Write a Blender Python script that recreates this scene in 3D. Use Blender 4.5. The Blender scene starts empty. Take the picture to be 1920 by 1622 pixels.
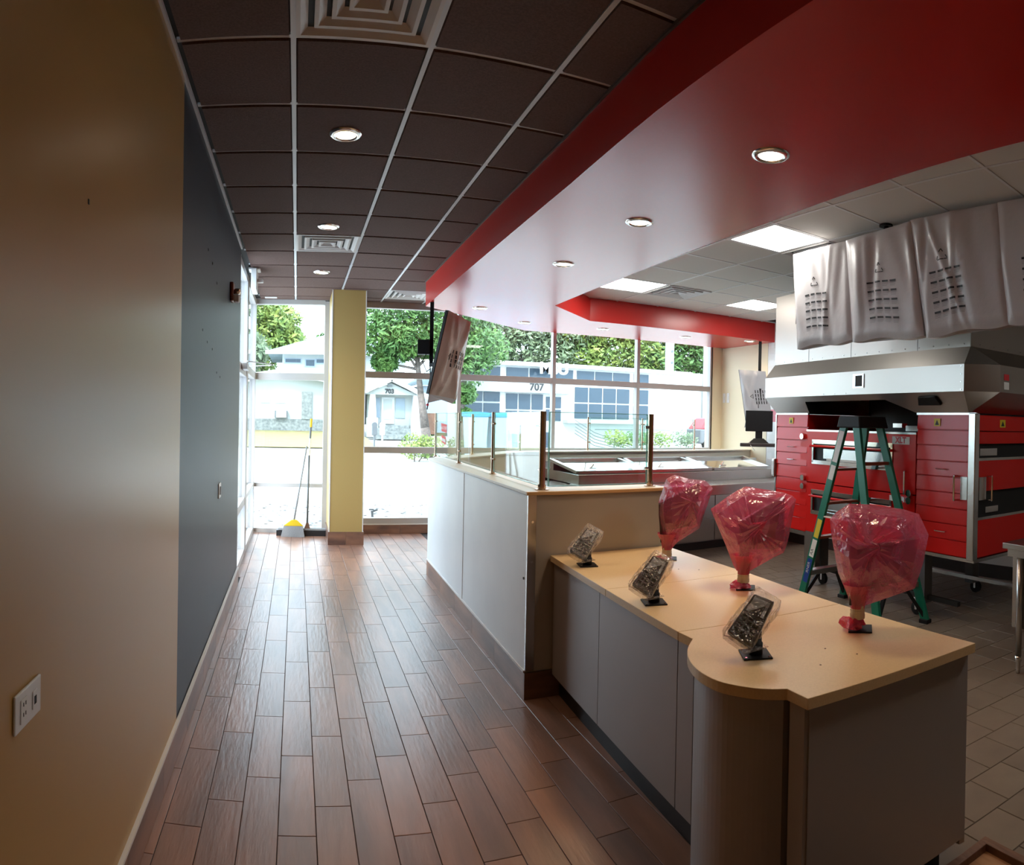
import bpy, bmesh, math, random
from mathutils import Vector, Matrix
random.seed(7)
S = bpy.context.scene
COL = S.collection

# ------------------------------------------------------------------ camera (swept phone panorama: cylindrical)
F, CX, CY, RO, PI_ = 1213.12, 556.18, 795.455, 0.0157, -0.0137
EYE = 1.6856
cd = bpy.data.cameras.new('camera'); cam = bpy.data.objects.new('camera', cd); COL.objects.link(cam); S.camera = cam
cd.type = 'PANO'; cd.panorama_type = 'CENTRAL_CYLINDRICAL'
cd.central_cylindrical_range_u_min = (0 - CX) / F
cd.central_cylindrical_range_u_max = (1920 - CX) / F
cd.central_cylindrical_range_v_min = (CY - 1622) / F
cd.central_cylindrical_range_v_max = CY / F
cd.central_cylindrical_radius = 1.0
_f = Vector((0, 1, PI_)).normalized(); _u = Vector((-RO, -PI_, 1)); _r = _f.cross(_u).normalized(); _u = _r.cross(_f)
cam.matrix_world = Matrix(((_r.x, _u.x, -_f.x, 0), (_r.y, _u.y, -_f.y, 0), (_r.z, _u.z, -_f.z, EYE), (0, 0, 0, 1)))

# ------------------------------------------------------------------ world, sun, exposure
W = bpy.data.worlds.new('world'); S.world = W; W.use_nodes = True
wn = W.node_tree.nodes; wl = W.node_tree.links
bg = wn['Background']; bg.inputs['Color'].default_value = (0.70, 0.86, 1.0, 1); bg.inputs['Strength'].default_value = 6.2
sd = bpy.data.lights.new('sun', 'SUN'); sd.energy = 3.0; sd.angle = 0.12; sd.color = (1.0, 0.95, 0.86)
so = bpy.data.objects.new('sun', sd); COL.objects.link(so); so.rotation_euler = (math.radians(42), 0, math.radians(-28))
S.view_settings.view_transform = 'Standard'; S.view_settings.look = 'None'
S.view_settings.exposure = 0.28; S.view_settings.gamma = 1.0; S.view_settings.use_curve_mapping = False
try:
    S.cycles.use_denoising = True
    S.cycles.max_bounces = 10; S.cycles.transparent_max_bounces = 24; S.cycles.sample_clamp_indirect = 6.0
    S.cycles.caustics_reflective = False; S.cycles.caustics_refractive = False
except Exception:
    pass
DOWN_W, TUBE_E = 40.0, 18.0      # downlight power, fluorescent panel radiance

# ------------------------------------------------------------------ materials
def _nt(name):
    m = bpy.data.materials.new(name); m.use_nodes = True
    n = m.node_tree.nodes; return m, n, m.node_tree.links, n['Principled BSDF']

def pm(name, col, rough=0.5, metal=0.0, bump=None, var=None, spec=0.5, stretch=(1, 1, 1), coat=0.0, objrand=0.0, aniso=None):
    m, n, l, p = _nt(name)
    p.inputs['Base Color'].default_value = (*col, 1); p.inputs['Roughness'].default_value = rough
    p.inputs['Metallic'].default_value = metal; p.inputs['Specular IOR Level'].default_value = spec
    if coat: p.inputs['Coat Weight'].default_value = coat; p.inputs['Coat Roughness'].default_value = 0.08
    if bump or var or objrand:
        tc = n.new('ShaderNodeTexCoord'); mp = n.new('ShaderNodeMapping'); mp.inputs['Scale'].default_value = stretch
        oi = n.new('ShaderNodeObjectInfo'); ad = n.new('ShaderNodeVectorMath'); ad.operation = 'ADD'
        sc = n.new('ShaderNodeVectorMath'); sc.operation = 'SCALE'; sc.inputs['Scale'].default_value = 17.0
        cb = n.new('ShaderNodeCombineXYZ')
        for k in range(3): l.new(oi.outputs['Random'], cb.inputs[k])
        l.new(cb.outputs[0], sc.inputs[0]); l.new(tc.outputs['Object'], ad.inputs[0]); l.new(sc.outputs[0], ad.inputs[1])
        l.new(ad.outputs[0], mp.inputs['Vector'])
        cur = None
        if var:
            t = n.new('ShaderNodeTexNoise'); t.inputs['Scale'].default_value = var[0]; t.inputs['Detail'].default_value = 5
            l.new(mp.outputs[0], t.inputs['Vector'])
            r = n.new('ShaderNodeValToRGB'); c2 = var[1]
            r.color_ramp.elements[0].position = 0.32; r.color_ramp.elements[1].position = 0.68
            r.color_ramp.elements[0].color = (*c2, 1); r.color_ramp.elements[1].color = (*col, 1)
            l.new(t.outputs['Fac'], r.inputs['Fac']); cur = r.outputs['Color']
        if objrand:
            h = n.new('ShaderNodeHueSaturation'); mr = n.new('ShaderNodeMapRange')
            mr.inputs['To Min'].default_value = 1 - objrand; mr.inputs['To Max'].default_value = 1 + objrand
            l.new(oi.outputs['Random'], mr.inputs['Value']); l.new(mr.outputs[0], h.inputs['Value'])
            if cur: l.new(cur, h.inputs['Color'])
            else: h.inputs['Color'].default_value = (*col, 1)
            cur = h.outputs['Color']
        if cur: l.new(cur, p.inputs['Base Color'])
        if bump:
            t2 = n.new('ShaderNodeTexNoise'); t2.inputs['Scale'].default_value = bump[0]; t2.inputs['Detail'].default_value = 6
            l.new(mp.outputs[0], t2.inputs['Vector']); b = n.new('ShaderNodeBump'); b.inputs['Strength'].default_value = bump[1]
            b.inputs['Distance'].default_value = bump[2] if len(bump) > 2 else 0.01
            l.new(t2.outputs['Fac'], b.inputs['Height']); l.new(b.outputs['Normal'], p.inputs['Normal'])
    return m

def emit(name, col, s):
    m = bpy.data.materials.new(name); m.use_nodes = True; n = m.node_tree.nodes; n.clear()
    e = n.new('ShaderNodeEmission'); e.inputs[0].default_value = (*col, 1); e.inputs[1].default_value = s
    o = n.new('ShaderNodeOutputMaterial'); m.node_tree.links.new(e.outputs[0], o.inputs[0]); return m

def film(name, tint, gloss_w=0.1, rough=0.05, diffuse=0.0, dcol=(1, 1, 1), bump=None, ior=1.45):
    """clear sheet: transparent tint + fresnel gloss (+ some diffuse/translucent body)"""
    m = bpy.data.materials.new(name); m.use_nodes = True; n = m.node_tree.nodes; l = m.node_tree.links; n.clear()
    o = n.new('ShaderNodeOutputMaterial'); tr = n.new('ShaderNodeBsdfTransparent'); tr.inputs[0].default_value = (*tint, 1)
    g = n.new('ShaderNodeBsdfGlossy'); g.inputs['Roughness'].default_value = rough
    fr = n.new('ShaderNodeFresnel'); ge = n.new('ShaderNodeNewGeometry'); im = n.new('ShaderNodeMix'); im.data_type = 'FLOAT'; im.inputs[2].default_value = ior; im.inputs[3].default_value = 1.0 / ior; l.new(ge.outputs['Backfacing'], im.inputs[0]); l.new(im.outputs[0], fr.inputs['IOR'])
    mx = n.new('ShaderNodeMixShader'); last = tr.outputs[0]
    if diffuse:
        d = n.new('ShaderNodeBsdfDiffuse'); d.inputs[0].default_value = (*dcol, 1)
        t2 = n.new('ShaderNodeBsdfTranslucent'); t2.inputs[0].default_value = (*dcol, 1)
        m1 = n.new('ShaderNodeMixShader'); m1.inputs[0].default_value = 0.5; l.new(d.outputs[0], m1.inputs[1]); l.new(t2.outputs[0], m1.inputs[2])
        m2 = n.new('ShaderNodeMixShader'); m2.inputs[0].default_value = diffuse; l.new(last, m2.inputs[1]); l.new(m1.outputs[0], m2.inputs[2]); last = m2.outputs[0]
    ma = n.new('ShaderNodeMath'); ma.operation = 'MULTIPLY_ADD'; ma.inputs[1].default_value = 1.0; ma.inputs[2].default_value = gloss_w; ma.use_clamp = True
    l.new(fr.outputs[0], ma.inputs[0]); l.new(ma.outputs[0], mx.inputs[0]); l.new(last, mx.inputs[1]); l.new(g.outputs[0], mx.inputs[2])
    if bump:
        tc = n.new('ShaderNodeTexCoord'); t = n.new('ShaderNodeTexNoise'); t.inputs['Scale'].default_value = bump[0]; t.inputs['Detail'].default_value = 3
        b = n.new('ShaderNodeBump'); b.inputs['Strength'].default_value = bump[1]; b.inputs['Distance'].default_value = 0.02
        l.new(tc.outputs['Object'], t.inputs['Vector']); l.new(t.outputs['Fac'], b.inputs['Height'])
        l.new(b.outputs[0], g.inputs['Normal']); l.new(b.outputs[0], fr.inputs['Normal'])
    l.new(mx.outputs[0], o.inputs[0]); return m

M = {}
M['tan'] = pm('paint_tan', (0.46, 0.265, 0.08), 0.34, spec=0.55, bump=(9, 0.07, 0.004), stretch=(1, 1, 0.05))
M['navy'] = pm('paint_slate', (0.030, 0.036, 0.052), 0.46, spec=0.34, bump=(11, 0.09, 0.004), stretch=(1, 1, 0.05))
M['yellow'] = pm('paint_mustard', (0.47, 0.325, 0.115), 0.5, bump=(60, 0.02))
M['cream'] = pm('paint_cream', (0.80, 0.70, 0.50), 0.6)
M['white'] = pm('white_paint', (0.80, 0.80, 0.80), 0.45)
M['alu'] = pm('white_aluminium', (0.46, 0.44, 0.44), 0.4, metal=0.0)
M['plank'] = pm('wood_look_tile', (0.36, 0.185, 0.125), 0.32, var=(9, (0.20, 0.115, 0.09)), bump=(55, 0.45, 0.004), stretch=(1.0, 0.14, 1), objrand=0.13, spec=1.0)
M['plankv'] = pm('wood_look_tile_base', (0.30, 0.15, 0.095), 0.34, var=(9, (0.13, 0.07, 0.055)), bump=(30, 0.1, 0.003), stretch=(0.3, 0.16, 1), objrand=0.2, spec=0.5)
M['grout'] = pm('dark_grout', (0.035, 0.028, 0.026), 0.8)
M['ktile'] = pm('quarry_tile', (0.20, 0.155, 0.115), 0.38, var=(6, (0.165, 0.125, 0.095)), bump=(60, 0.05, 0.003), objrand=0.08)
M['kgrout'] = pm('grey_grout', (0.06, 0.047, 0.038), 0.9)
M['ctile'] = pm('brown_ceiling_tile', (0.138, 0.076, 0.064), 0.9, var=(90, (0.09, 0.05, 0.042)), bump=(260, 0.5, 0.004), objrand=0.05)
M['wtile'] = pm('white_ceiling_tile', (0.74, 0.71, 0.66), 0.85, bump=(200, 0.1, 0.003))
M['tbar'] = pm('grid_white', (0.60, 0.62, 0.66), 0.35)
M['tbard'] = pm('grid_brown', (0.10, 0.066, 0.058), 0.55)
M['red'] = pm('paint_red', (0.58, 0.022, 0.018), 0.27, spec=0.6, bump=(14, 0.03))
M['frp'] = pm('white_wall_panel', (0.86, 0.90, 0.92), 0.42, var=(3, (0.81, 0.85, 0.88)))
M['lam'] = pm('grey_laminate', (0.39, 0.365, 0.36), 0.42, bump=(500, 0.03), metal=0.25)
M['lamlit'] = pm('warm_lit_laminate', (0.40, 0.36, 0.31), 0.4, bump=(500, 0.03))  # the grey counter laminate with warm light put into its colour
M['ctop'] = pm('tan_solid_surface', (0.80, 0.59, 0.33), 0.34, var=(160, (0.74, 0.54, 0.295)))
M['kick'] = pm('black_rubber', (0.012, 0.012, 0.014), 0.45)
M['steel'] = pm('brushed_steel', (0.56, 0.55, 0.53), 0.27, metal=1.0, bump=(30, 0.03), stretch=(1, 1, 30))
M['steelh'] = pm('hood_steel', (0.44, 0.415, 0.385), 0.36, metal=1.0, bump=(3, 0.05), stretch=(1, 1, 1))
M['chrome'] = pm('chrome', (0.75, 0.75, 0.75), 0.12, metal=1.0)
M['bronze'] = pm('post_steel', (0.62, 0.47, 0.35), 0.22, metal=1.0)
M['lid'] = pm('polished_lid', (0.85, 0.85, 0.84), 0.10, metal=1.0)
M['ored'] = pm('oven_red', (0.62, 0.010, 0.008), 0.22, spec=0.30)
M['blk'] = pm('black_plastic', (0.010, 0.010, 0.011), 0.55, spec=0.25)
M['dark'] = pm('dark_cavity', (0.008, 0.008, 0.008), 0.7)
M['green'] = pm('green_fibreglass', (0.004, 0.175, 0.105), 0.35)
M['rust'] = pm('brown_step', (0.22, 0.06, 0.03), 0.45)
M['ledge'] = pm('cap_cream', (0.70, 0.66, 0.58), 0.4)
M['capt'] = pm('cap_tan', (0.62, 0.38, 0.17), 0.4)
M['paper'] = pm('white_label', (0.8, 0.8, 0.78), 0.6)
M['ylabel'] = pm('yellow_label', (0.75, 0.58, 0.03), 0.5)
M['blabel'] = pm('blue_label', (0.01, 0.05, 0.30), 0.4)
M['ink'] = pm('ink_black', (0.02, 0.02, 0.022), 0.6)
M['inkg'] = pm('ink_grey', (0.28, 0.27, 0.28), 0.7)
M['rlabel'] = pm('red_label', (0.62, 0.03, 0.04), 0.4)
M['poly'] = pm('grey_poly_bag', (0.56, 0.54, 0.55), 0.34, bump=(7, 0.25, 0.02), spec=0.5)
M['polyt'] = pm('taupe_poly_bag', (0.52, 0.43, 0.37), 0.25, bump=(6, 0.6, 0.03))
M['polyg'] = pm('silver_poly_bag', (0.50, 0.51, 0.54), 0.3, bump=(7, 0.3, 0.02))
M['pink'] = film('pink_plastic_film', (0.98, 0.52, 0.64), gloss_w=0.05, rough=0.15, diffuse=0.33, dcol=(1.0, 0.26, 0.44), bump=(26, 0.5))
M['pinkd'] = film('pink_plastic_bunched', (0.85, 0.2, 0.28), gloss_w=0.05, rough=0.15, diffuse=0.6, dcol=(0.98, 0.14, 0.28), bump=(60, 0.6))
M['clear'] = film('clear_plastic_film', (0.93, 0.91, 0.90), gloss_w=0.10, rough=0.09, diffuse=0.035, bump=(46, 1.0))
M['term'] = pm('terminal_grey', (0.045, 0.038, 0.037), 0.35)
M['pos'] = pm('terminal_dark', (0.03, 0.018, 0.018), 0.35)
M['tape'] = pm('masking_tape', (0.66, 0.55, 0.40), 0.6)
M['glass'] = film('window_glass', (0.95, 0.97, 0.97), gloss_w=0.0, rough=0.0, ior=1.35)
M['gglass'] = film('guard_glass', (0.93, 0.97, 0.95), gloss_w=0.015, rough=0.0, ior=1.4)
M['gedge'] = film('guard_glass_edge', (0.55, 0.75, 0.70), gloss_w=0.05, rough=0.1, diffuse=0.35, dcol=(0.5, 0.7, 0.65))
M['lens'] = emit('lamp_lens', (1.0, 0.86, 0.66), 9.0)
M['tube'] = emit('fluorescent_lens', (1.0, 0.97, 0.90), TUBE_E)
M['vent'] = pm('diffuser_white', (0.62, 0.60, 0.60), 0.45)
M['bristle'] = pm('grey_bristle', (0.30, 0.31, 0.33), 0.8, bump=(300, 0.8), stretch=(1, 1, 0.05))
M['ybroom'] = pm('yellow_plastic', (0.75, 0.52, 0.02), 0.4)
M['wood'] = pm('brown_wood', (0.20, 0.10, 0.06), 0.5, var=(12, (0.13, 0.06, 0.035)), stretch=(1, 6, 1))
M['woodl'] = pm('plywood', (0.50, 0.26, 0.12), 0.55, var=(10, (0.38, 0.18, 0.08)), stretch=(1, 5, 1))
M['walltile'] = pm('white_glazed_tile', (0.80, 0.79, 0.78), 0.12)
M['redtile'] = pm('red_glazed_tile', (0.55, 0.02, 0.05), 0.12)
M['basedark'] = pm('dark_cove_tile', (0.035, 0.03, 0.03), 0.4)
M['concrete'] = pm('concrete', (0.52, 0.51, 0.48), 0.85, var=(0.6, (0.44, 0.43, 0.41)))
M['asphalt'] = pm('asphalt', (0.40, 0.40, 0.40), 0.9)
M['mulch'] = pm('mulch', (0.42, 0.38, 0.33), 0.9, var=(9, (0.16, 0.14, 0.13)))
M['grass'] = pm('grass', (0.24, 0.25, 0.09), 0.9, var=(2, (0.20, 0.14, 0.07)))
M['siding'] = pm('pale_siding', (0.40, 0.43, 0.42), 0.7)
M['owhite'] = pm('outdoor_white', (0.55, 0.57, 0.57), 0.7)  # white darkened in colour to hold back the outdoor glare
M['sidingb'] = pm('blue_grey_siding', (0.28, 0.34, 0.40), 0.7)
M['roofs'] = pm('shingle_roof', (0.21, 0.27, 0.29), 0.9, var=(3, (0.15, 0.20, 0.22)))
M['stone'] = pm('stone_base', (0.26, 0.28, 0.27), 0.9, var=(5, (0.13, 0.145, 0.145)))
M['leaf'] = pm('leaf_green', (0.105, 0.20, 0.045), 0.6, var=(1.2, (0.05, 0.125, 0.035)))
M['leafy'] = pm('leaf_yellow_green', (0.26, 0.30, 0.06), 0.6, var=(1.2, (0.10, 0.19, 0.05)))
M['leafp'] = pm('leaf_grey_green', (0.21, 0.26, 0.14), 0.6, var=(1.2, (0.12, 0.17, 0.09)))
M['bark'] = pm('bark', (0.20, 0.16, 0.14), 0.9, var=(6, (0.11, 0.09, 0.08)), bump=(12, 0.6, 0.05))
M['bglass'] = pm('blue_glazing', (0.035, 0.06, 0.085), 0.10, spec=0.35)
M['bluebin'] = pm('blue_lid', (0.02, 0.35, 0.60), 0.4)
M['binbody'] = pm('pale_blue_bin', (0.42, 0.60, 0.75), 0.45)
M['meter'] = pm('meter_grey', (0.12, 0.13, 0.14), 0.4)
M['brick'] = pm('brick_tan', (0.55, 0.36, 0.24), 0.8)

# ------------------------------------------------------------------ mesh helpers
class MB:
    def __init__(s): s.v = []; s.f = []
    def add(s, vs, fs):
        o = len(s.v); s.v += [tuple(q) for q in vs]; s.f += [tuple(i + o for i in f) for f in fs]; return s
    def box(s, x0, x1, y0, y1, z0, z1):
        return s.add([(x0, y0, z0), (x1, y0, z0), (x1, y1, z0), (x0, y1, z0), (x0, y0, z1), (x1, y0, z1), (x1, y1, z1), (x0, y1, z1)],
                     [(3, 2, 1, 0), (4, 5, 6, 7), (0, 1, 5, 4), (1, 2, 6, 5), (2, 3, 7, 6), (3, 0, 4, 7)])
    def hexa(s, b, t):           # b, t: 4 points each, counter-clockwise seen from t's side
        return s.add(list(b) + list(t), [(3, 2, 1, 0), (4, 5, 6, 7), (0, 1, 5, 4), (1, 2, 6, 5), (2, 3, 7, 6), (3, 0, 4, 7)])
    def prism(s, poly, z0, z1):
        n = len(poly); a = sum(poly[i][0] * poly[(i + 1) % n][1] - poly[(i + 1) % n][0] * poly[i][1] for i in range(n))
        if a < 0: poly = poly[::-1]
        return s.add([(x, y, z0) for x, y in poly] + [(x, y, z1) for x, y in poly],
                     [tuple(range(n))[::-1], tuple(range(n, 2 * n))] + [(i, (i + 1) % n, n + (i + 1) % n, n + i) for i in range(n)])
    def bar(s, p, q, w, h, up=(0, 0, 1)):
        p, q = Vector(p), Vector(q); d = (q - p).normalized(); up = Vector(up)
        if abs(d.dot(up)) > 0.98: up = Vector((0, 1, 0))
        r = d.cross(up).normalized() * (w / 2); u = r.normalized().cross(d) * (h / 2)
        return s.hexa([p - r - u, p + r - u, p + r + u, p - r + u][::-1], [q - r - u, q + r - u, q + r + u, q - r + u][::-1])
    def tube(s, p, q, r, n=12, r2=None):
        p, q = Vector(p), Vector(q); d = (q - p).normalized(); a = d.orthogonal().normalized(); b = d.cross(a); r2 = r if r2 is None else r2
        vs = []
        for c, rr in ((p, r), (q, r2)):
            vs += [c + (a * math.cos(2 * math.pi * i / n) + b * math.sin(2 * math.pi * i / n)) * rr for i in range(n)]
        return s.add(vs, [tuple(range(n))[::-1], tuple(range(n, 2 * n))] + [(i, (i + 1) % n, n + (i + 1) % n, n + i) for i in range(n)])
    def path(s, pts, r, n=8):
        for a, b in zip(pts, pts[1:]): s.tube(a, b, r, n)
        return s
    def lathe(s, prof, c=(0, 0, 0), n=24, closed=True):
        k = len(prof); vs = []
        for r, z in prof: vs += [(c[0] + r * math.cos(2 * math.pi * i / n), c[1] + r * math.sin(2 * math.pi * i / n), c[2] + z) for i in range(n)]
        fs = [(j * n + i, j * n + (i + 1) % n, (j + 1) * n + (i + 1) % n, (j + 1) * n + i) for j in range(k - 1) for i in range(n)]
        if closed: fs += [tuple(range(n))[::-1], tuple(range((k - 1) * n, k * n))]
        return s.add(vs, fs)
    def quad(s, *p): return s.add(p, [tuple(range(len(p)))])
    def mesh(s, name, mat):
        me = bpy.data.meshes.new(name); me.from_pydata(s.v, [], s.f); me.update()
        if mat is not None: me.materials.append(M[mat] if isinstance(mat, str) else mat)
        return me
    def build(s, name, mat, parent=None, smooth=False, bevel=0.0, fix=False, loc=None, rz=None):
        me = s.mesh(name, mat)
        if fix:
            bm = bmesh.new(); bm.from_mesh(me); bmesh.ops.recalc_face_normals(bm, faces=bm.faces); bm.to_mesh(me); bm.free()
        if smooth:
            me.polygons.foreach_set('use_smooth', [True] * len(me.polygons))
        o = bpy.data.objects.new(name, me); COL.objects.link(o)
        if parent is not None: o.parent = parent
        if bevel:
            b = o.modifiers.new('bevel', 'BEVEL'); b.width = bevel; b.segments = 2; b.limit_method = 'ANGLE'
        if loc is not None: o.location = loc
        if rz is not None: o.rotation_euler = (0, 0, rz)
        return o

def tag(o, label=None, cat=None, group=None, kind=None):
    if label: o['label'] = label
    if cat: o['category'] = cat
    if group: o['group'] = group
    if kind: o['kind'] = kind
    return o
def thing(name, label, cat, loc=(0, 0, 0), rz=0.0, group=None, kind=None):
    o = bpy.data.objects.new(name, None); COL.objects.link(o); o.location = loc; o.rotation_euler = (0, 0, rz); o.empty_display_size = 0.1
    return tag(o, label, cat, group, kind)
def struct(o, label): o['kind'] = 'structure'; o['label'] = label; return o
def inst(me, name, parent, loc=(0, 0, 0), rz=0.0, scale=None):
    o = bpy.data.objects.new(name, me); COL.objects.link(o); o.parent = parent; o.location = loc; o.rotation_euler = (0, 0, rz)
    if scale: o.scale = scale
    return o
def copy_tree(root, loc, rz, label=None):
    r = root.copy(); COL.objects.link(r); r.location = loc; r.rotation_euler = (0, 0, rz)
    if label: r['label'] = label
    for ch in list(root.children):
        c = ch.copy(); COL.objects.link(c); c.parent = r
        for g in list(ch.children):
            d = g.copy(); COL.objects.link(d); d.parent = c
    return r
def text_obj(name, body, size, mat, parent, loc, rot, extrude=0.0, bold=0.0):
    cu = bpy.data.curves.new(name, 'FONT'); cu.body = body; cu.size = size; cu.extrude = extrude; cu.offset = bold; cu.align_x = 'CENTER'; cu.align_y = 'CENTER'
    o = bpy.data.objects.new(name + '_tmp', cu); COL.objects.link(o)
    dg = bpy.context.evaluated_depsgraph_get(); me = bpy.data.meshes.new_from_object(o.evaluated_get(dg)); bpy.data.objects.remove(o)
    me.materials.clear(); me.materials.append(M[mat]); me.name = name
    t = bpy.data.objects.new(name, me); COL.objects.link(t); t.parent = parent; t.location = loc; t.rotation_euler = rot
    return t

CEIL = 3.339; SOF = 3.03; WL = -0.567; YB = -3.0; YF = 9.30

# ------------------------------------------------------------------ floor: wood-look planks
fl = struct(MB().box(-0.75, 2.05, YB, 9.26, -0.12, -0.004).build('floor', 'grout'), 'dining floor of staggered brown wood-look plank tiles')
PW, PL, X0 = 0.1555, 0.6105, -0.517
def plank_mesh(w, l, nm='plank'):
    h = 0.0035; e = 0.0017; b = 0.0013
    a = MB(); x0, x1, y0, y1 = -w / 2 + e, w / 2 - e, -l / 2 + e, l / 2 - e
    a.hexa([(x0, y0, -0.004), (x1, y0, -0.004), (x1, y1, -0.004), (x0, y1, -0.004)], [(x0, y0, h - b - 0.0035), (x1, y0, h - b - 0.0035), (x1, y1, h - b - 0.0035), (x0, y1, h - b - 0.0035)])
    a.hexa([(x0, y0, h - b - 0.0035), (x1, y0, h - b - 0.0035), (x1, y1, h - b - 0.0035), (x0, y1, h - b - 0.0035)], [(x0 + b, y0 + b, 0), (x1 - b, y0 + b, 0), (x1 - b, y1 - b, 0), (x0 + b, y1 - b, 0)])
    return a.mesh(nm, 'plank')
pm_full = plank_mesh(PW, PL)
_cache = {}
def plank_at(x0, x1, y0, y1):
    k = (round(x1 - x0, 3), round(y1 - y0, 3))
    if k == (round(PW, 3), round(PL, 3)): me = pm_full
    else:
        if k not in _cache: _cache[k] = plank_mesh(*k)
        me = _cache[k]
    inst(me, 'plank', fl, ((x0 + x1) / 2, (y0 + y1) / 2, 0))
nplank = 0
for i in range(-1, 15):
    xa, xb = X0 + i * PW, X0 + (i + 1) * PW
    if i == -1: xa = WL + 0.008
    ph = (3.79 + (i - 3) * 0.197) % PL
    k = 0
    while True:
        ya = ph + PL * k; yb = ya + PL; k += 1
        if ya > 9.25: break
        if yb < 1.25: continue
        yb2 = min(yb, 9.25)
        if yb2 - ya < 0.03: continue
        xm = (xa + xb) / 2
        if xm > 1.50 and 3.75 < ya < 6.3: continue
        if i == 14 and ya < 6.3: continue
        plank_at(-0.62 if (i == -1 and ya > 6.3) else xa, xb, ya, yb2); nplank += 1
inv = MB().box(WL + 0.008, 2.05, YB + 0.02, 1.22, -0.004, 0.0).build('plank_field', 'plank', fl); inv['kind'] = 'stuff'

# ------------------------------------------------------------------ kitchen floor
kf = struct(MB().box(2.05, 7.3, YB, 9.26, -0.12, -0.004).build('floor_kitchen', 'kgrout'), 'kitchen floor of square grey-brown quarry tiles')
KT = 0.235; ka = math.radians(-11)
km = MB(); e = 0.0018; km.hexa([(-KT/2+e, -KT/2+e, -0.004), (KT/2-e, -KT/2+e, -0.004), (KT/2-e, KT/2-e, -0.004), (-KT/2+e, KT/2-e, -0.004)],
                              [(-KT/2+2*e, -KT/2+2*e, 0), (KT/2-2*e, -KT/2+2*e, 0), (KT/2-2*e, KT/2-2*e, 0), (-KT/2+2*e, KT/2-2*e, 0)])
km_me = km.mesh('floor_tile', 'ktile')
ca, sa = math.cos(ka), math.sin(ka); cand = []
for a in range(-24, 40):
    for b in range(-12, 50):
        u = (a + 0.36 * (b % 2)) * KT; v = b * KT
        x, y = 2.435 + u * ca - v * sa, 1.236 + u * sa + v * ca
        if 2.19 < x < 6.98 and 0.6 < y < 8.3:
            th = math.atan2(x, y)
            cand.append((math.hypot(x, y), 0.55 < th < 1.22, x, y))
near = sorted([c for c in cand if c[1]])[:298]; ns = set((c[2], c[3]) for c in near)
for c in near: inst(km_me, 'floor_tile', kf, (c[2], c[3], 0), ka)
rest = MB()
for c in cand:
    if (c[2], c[3]) in ns: continue
    o = [(c[2] + px * ca - py * sa, c[3] + px * sa + py * ca) for px, py in ((-KT/2+e, -KT/2+e), (KT/2-e, -KT/2+e), (KT/2-e, KT/2-e), (-KT/2+e, KT/2-e))]
    rest.quad(*[(x, y, 0) for x, y in o])
r_ = rest.build('floor_tile_field', 'ktile', kf); r_['kind'] = 'stuff'

# ------------------------------------------------------------------ left wall, skirting, end walls
YS = 3.115; YE = 6.36
wl_a = struct(MB().box(-0.75, WL, YB, YS, 0, CEIL).build('wall_left', 'tan'), 'near stretch of left wall in glossy tan paint')
wl_b = struct(MB().box(-0.75, WL - 0.004, YS, YE, 0, CEIL).build('wall_left_far', 'navy'), 'far stretch of left wall in dark slate paint')
struct(MB().box(-0.75, 7.3, YB - 0.15, YB, 0, CEIL).build('wall_back', 'tan'), 'tan wall behind the viewer')
struct(MB().box(WL - 0.01, WL + 0.012, YB, YE, CEIL - 0.03, CEIL - 0.008).build('trim_1', 'tbar'), 'pale metal wall angle along the top of the left wall')
bl = struct(MB().box(WL, WL + 0.004, YB, YE, 0, 0.165).build('baseboard_left', 'grout'), 'brown plank-tile skirting along the left wall')
bt = MB().box(0, 0.009, -PL / 2 + 0.001, PL / 2 - 0.001, 0.003, 0.165).mesh('base_tile', 'plankv')
y = -0.3
while y < YE - 0.1:
    L = min(PL, YE - y); o = inst(bt, 'base_tile', bl, (WL + 0.004, y + L / 2, 0)); o.scale = (1, L / PL, 1); y += PL
struct(MB().box(WL, WL + 0.017, YB, YE, 0.165, 0.178).build('trim_2', 'white'), 'white metal edging strip on top of the left skirting')
# wall end return (to the side door)
struct(MB().box(-0.75, -0.60, YE, YE + 0.10, 0, CEIL).build('wall_left_end', 'white'), 'white end of the left wall beside the glazed side door')

# small marks left by fixings in the walls
for i, (yy, zz, w) in enumerate([(1.66, 2.93, wl_a), (1.68, 2.26, wl_a)]):
    MB().box(WL - 0.001, WL + 0.002, yy - 0.004, yy + 0.004, zz - 0.007, zz + 0.007).build('fixing_hole', 'dark', w)
for (yy, zz) in [(4.05, 2.72), (4.25, 2.68), (4.5, 2.6), (3.85, 2.19), (4.05, 2.14), (4.3, 2.12), (4.55, 1.98), (4.75, 1.96)]:
    MB().box(WL - 0.006, WL - 0.002, yy - 0.007, yy + 0.007, zz - 0.007, zz + 0.007).build('fixing_hole', 'dark', wl_b)

# ------------------------------------------------------------------ ceilings
ce = struct(MB().box(-0.75, 7.3, YB, 9.45, CEIL + 0.012, CEIL + 0.15).build('ceiling', 'dark'), 'suspended ceiling, brown tiles over the aisle and white over the kitchen')
GX, GY, TP = -0.0405, 2.8467, 0.61
def ctile_mesh(w, l, mat, nm='ceiling_tile', drop=0.008, e=0.014):
    a = MB(); x0, x1, y0, y1 = -w/2 + e, w/2 - e, -l/2 + e, l/2 - e; t = 0.006
    a.hexa([(x0 + t, y0 + t, -drop), (x1 - t, y0 + t, -drop), (x1 - t, y1 - t, -drop), (x0 + t, y1 - t, -drop)],
           [(x0, y0, 0.012), (x1, y0, 0.012), (x1, y1, 0.012), (x0, y1, 0.012)])
    return a.mesh(nm, mat)
tc_full = ctile_mesh(TP, TP, 'ctile'); _tc = {}
VENTS = [(0, -1), (0, 5)]                 # (column, row) taken by air diffusers in the aisle
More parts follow.
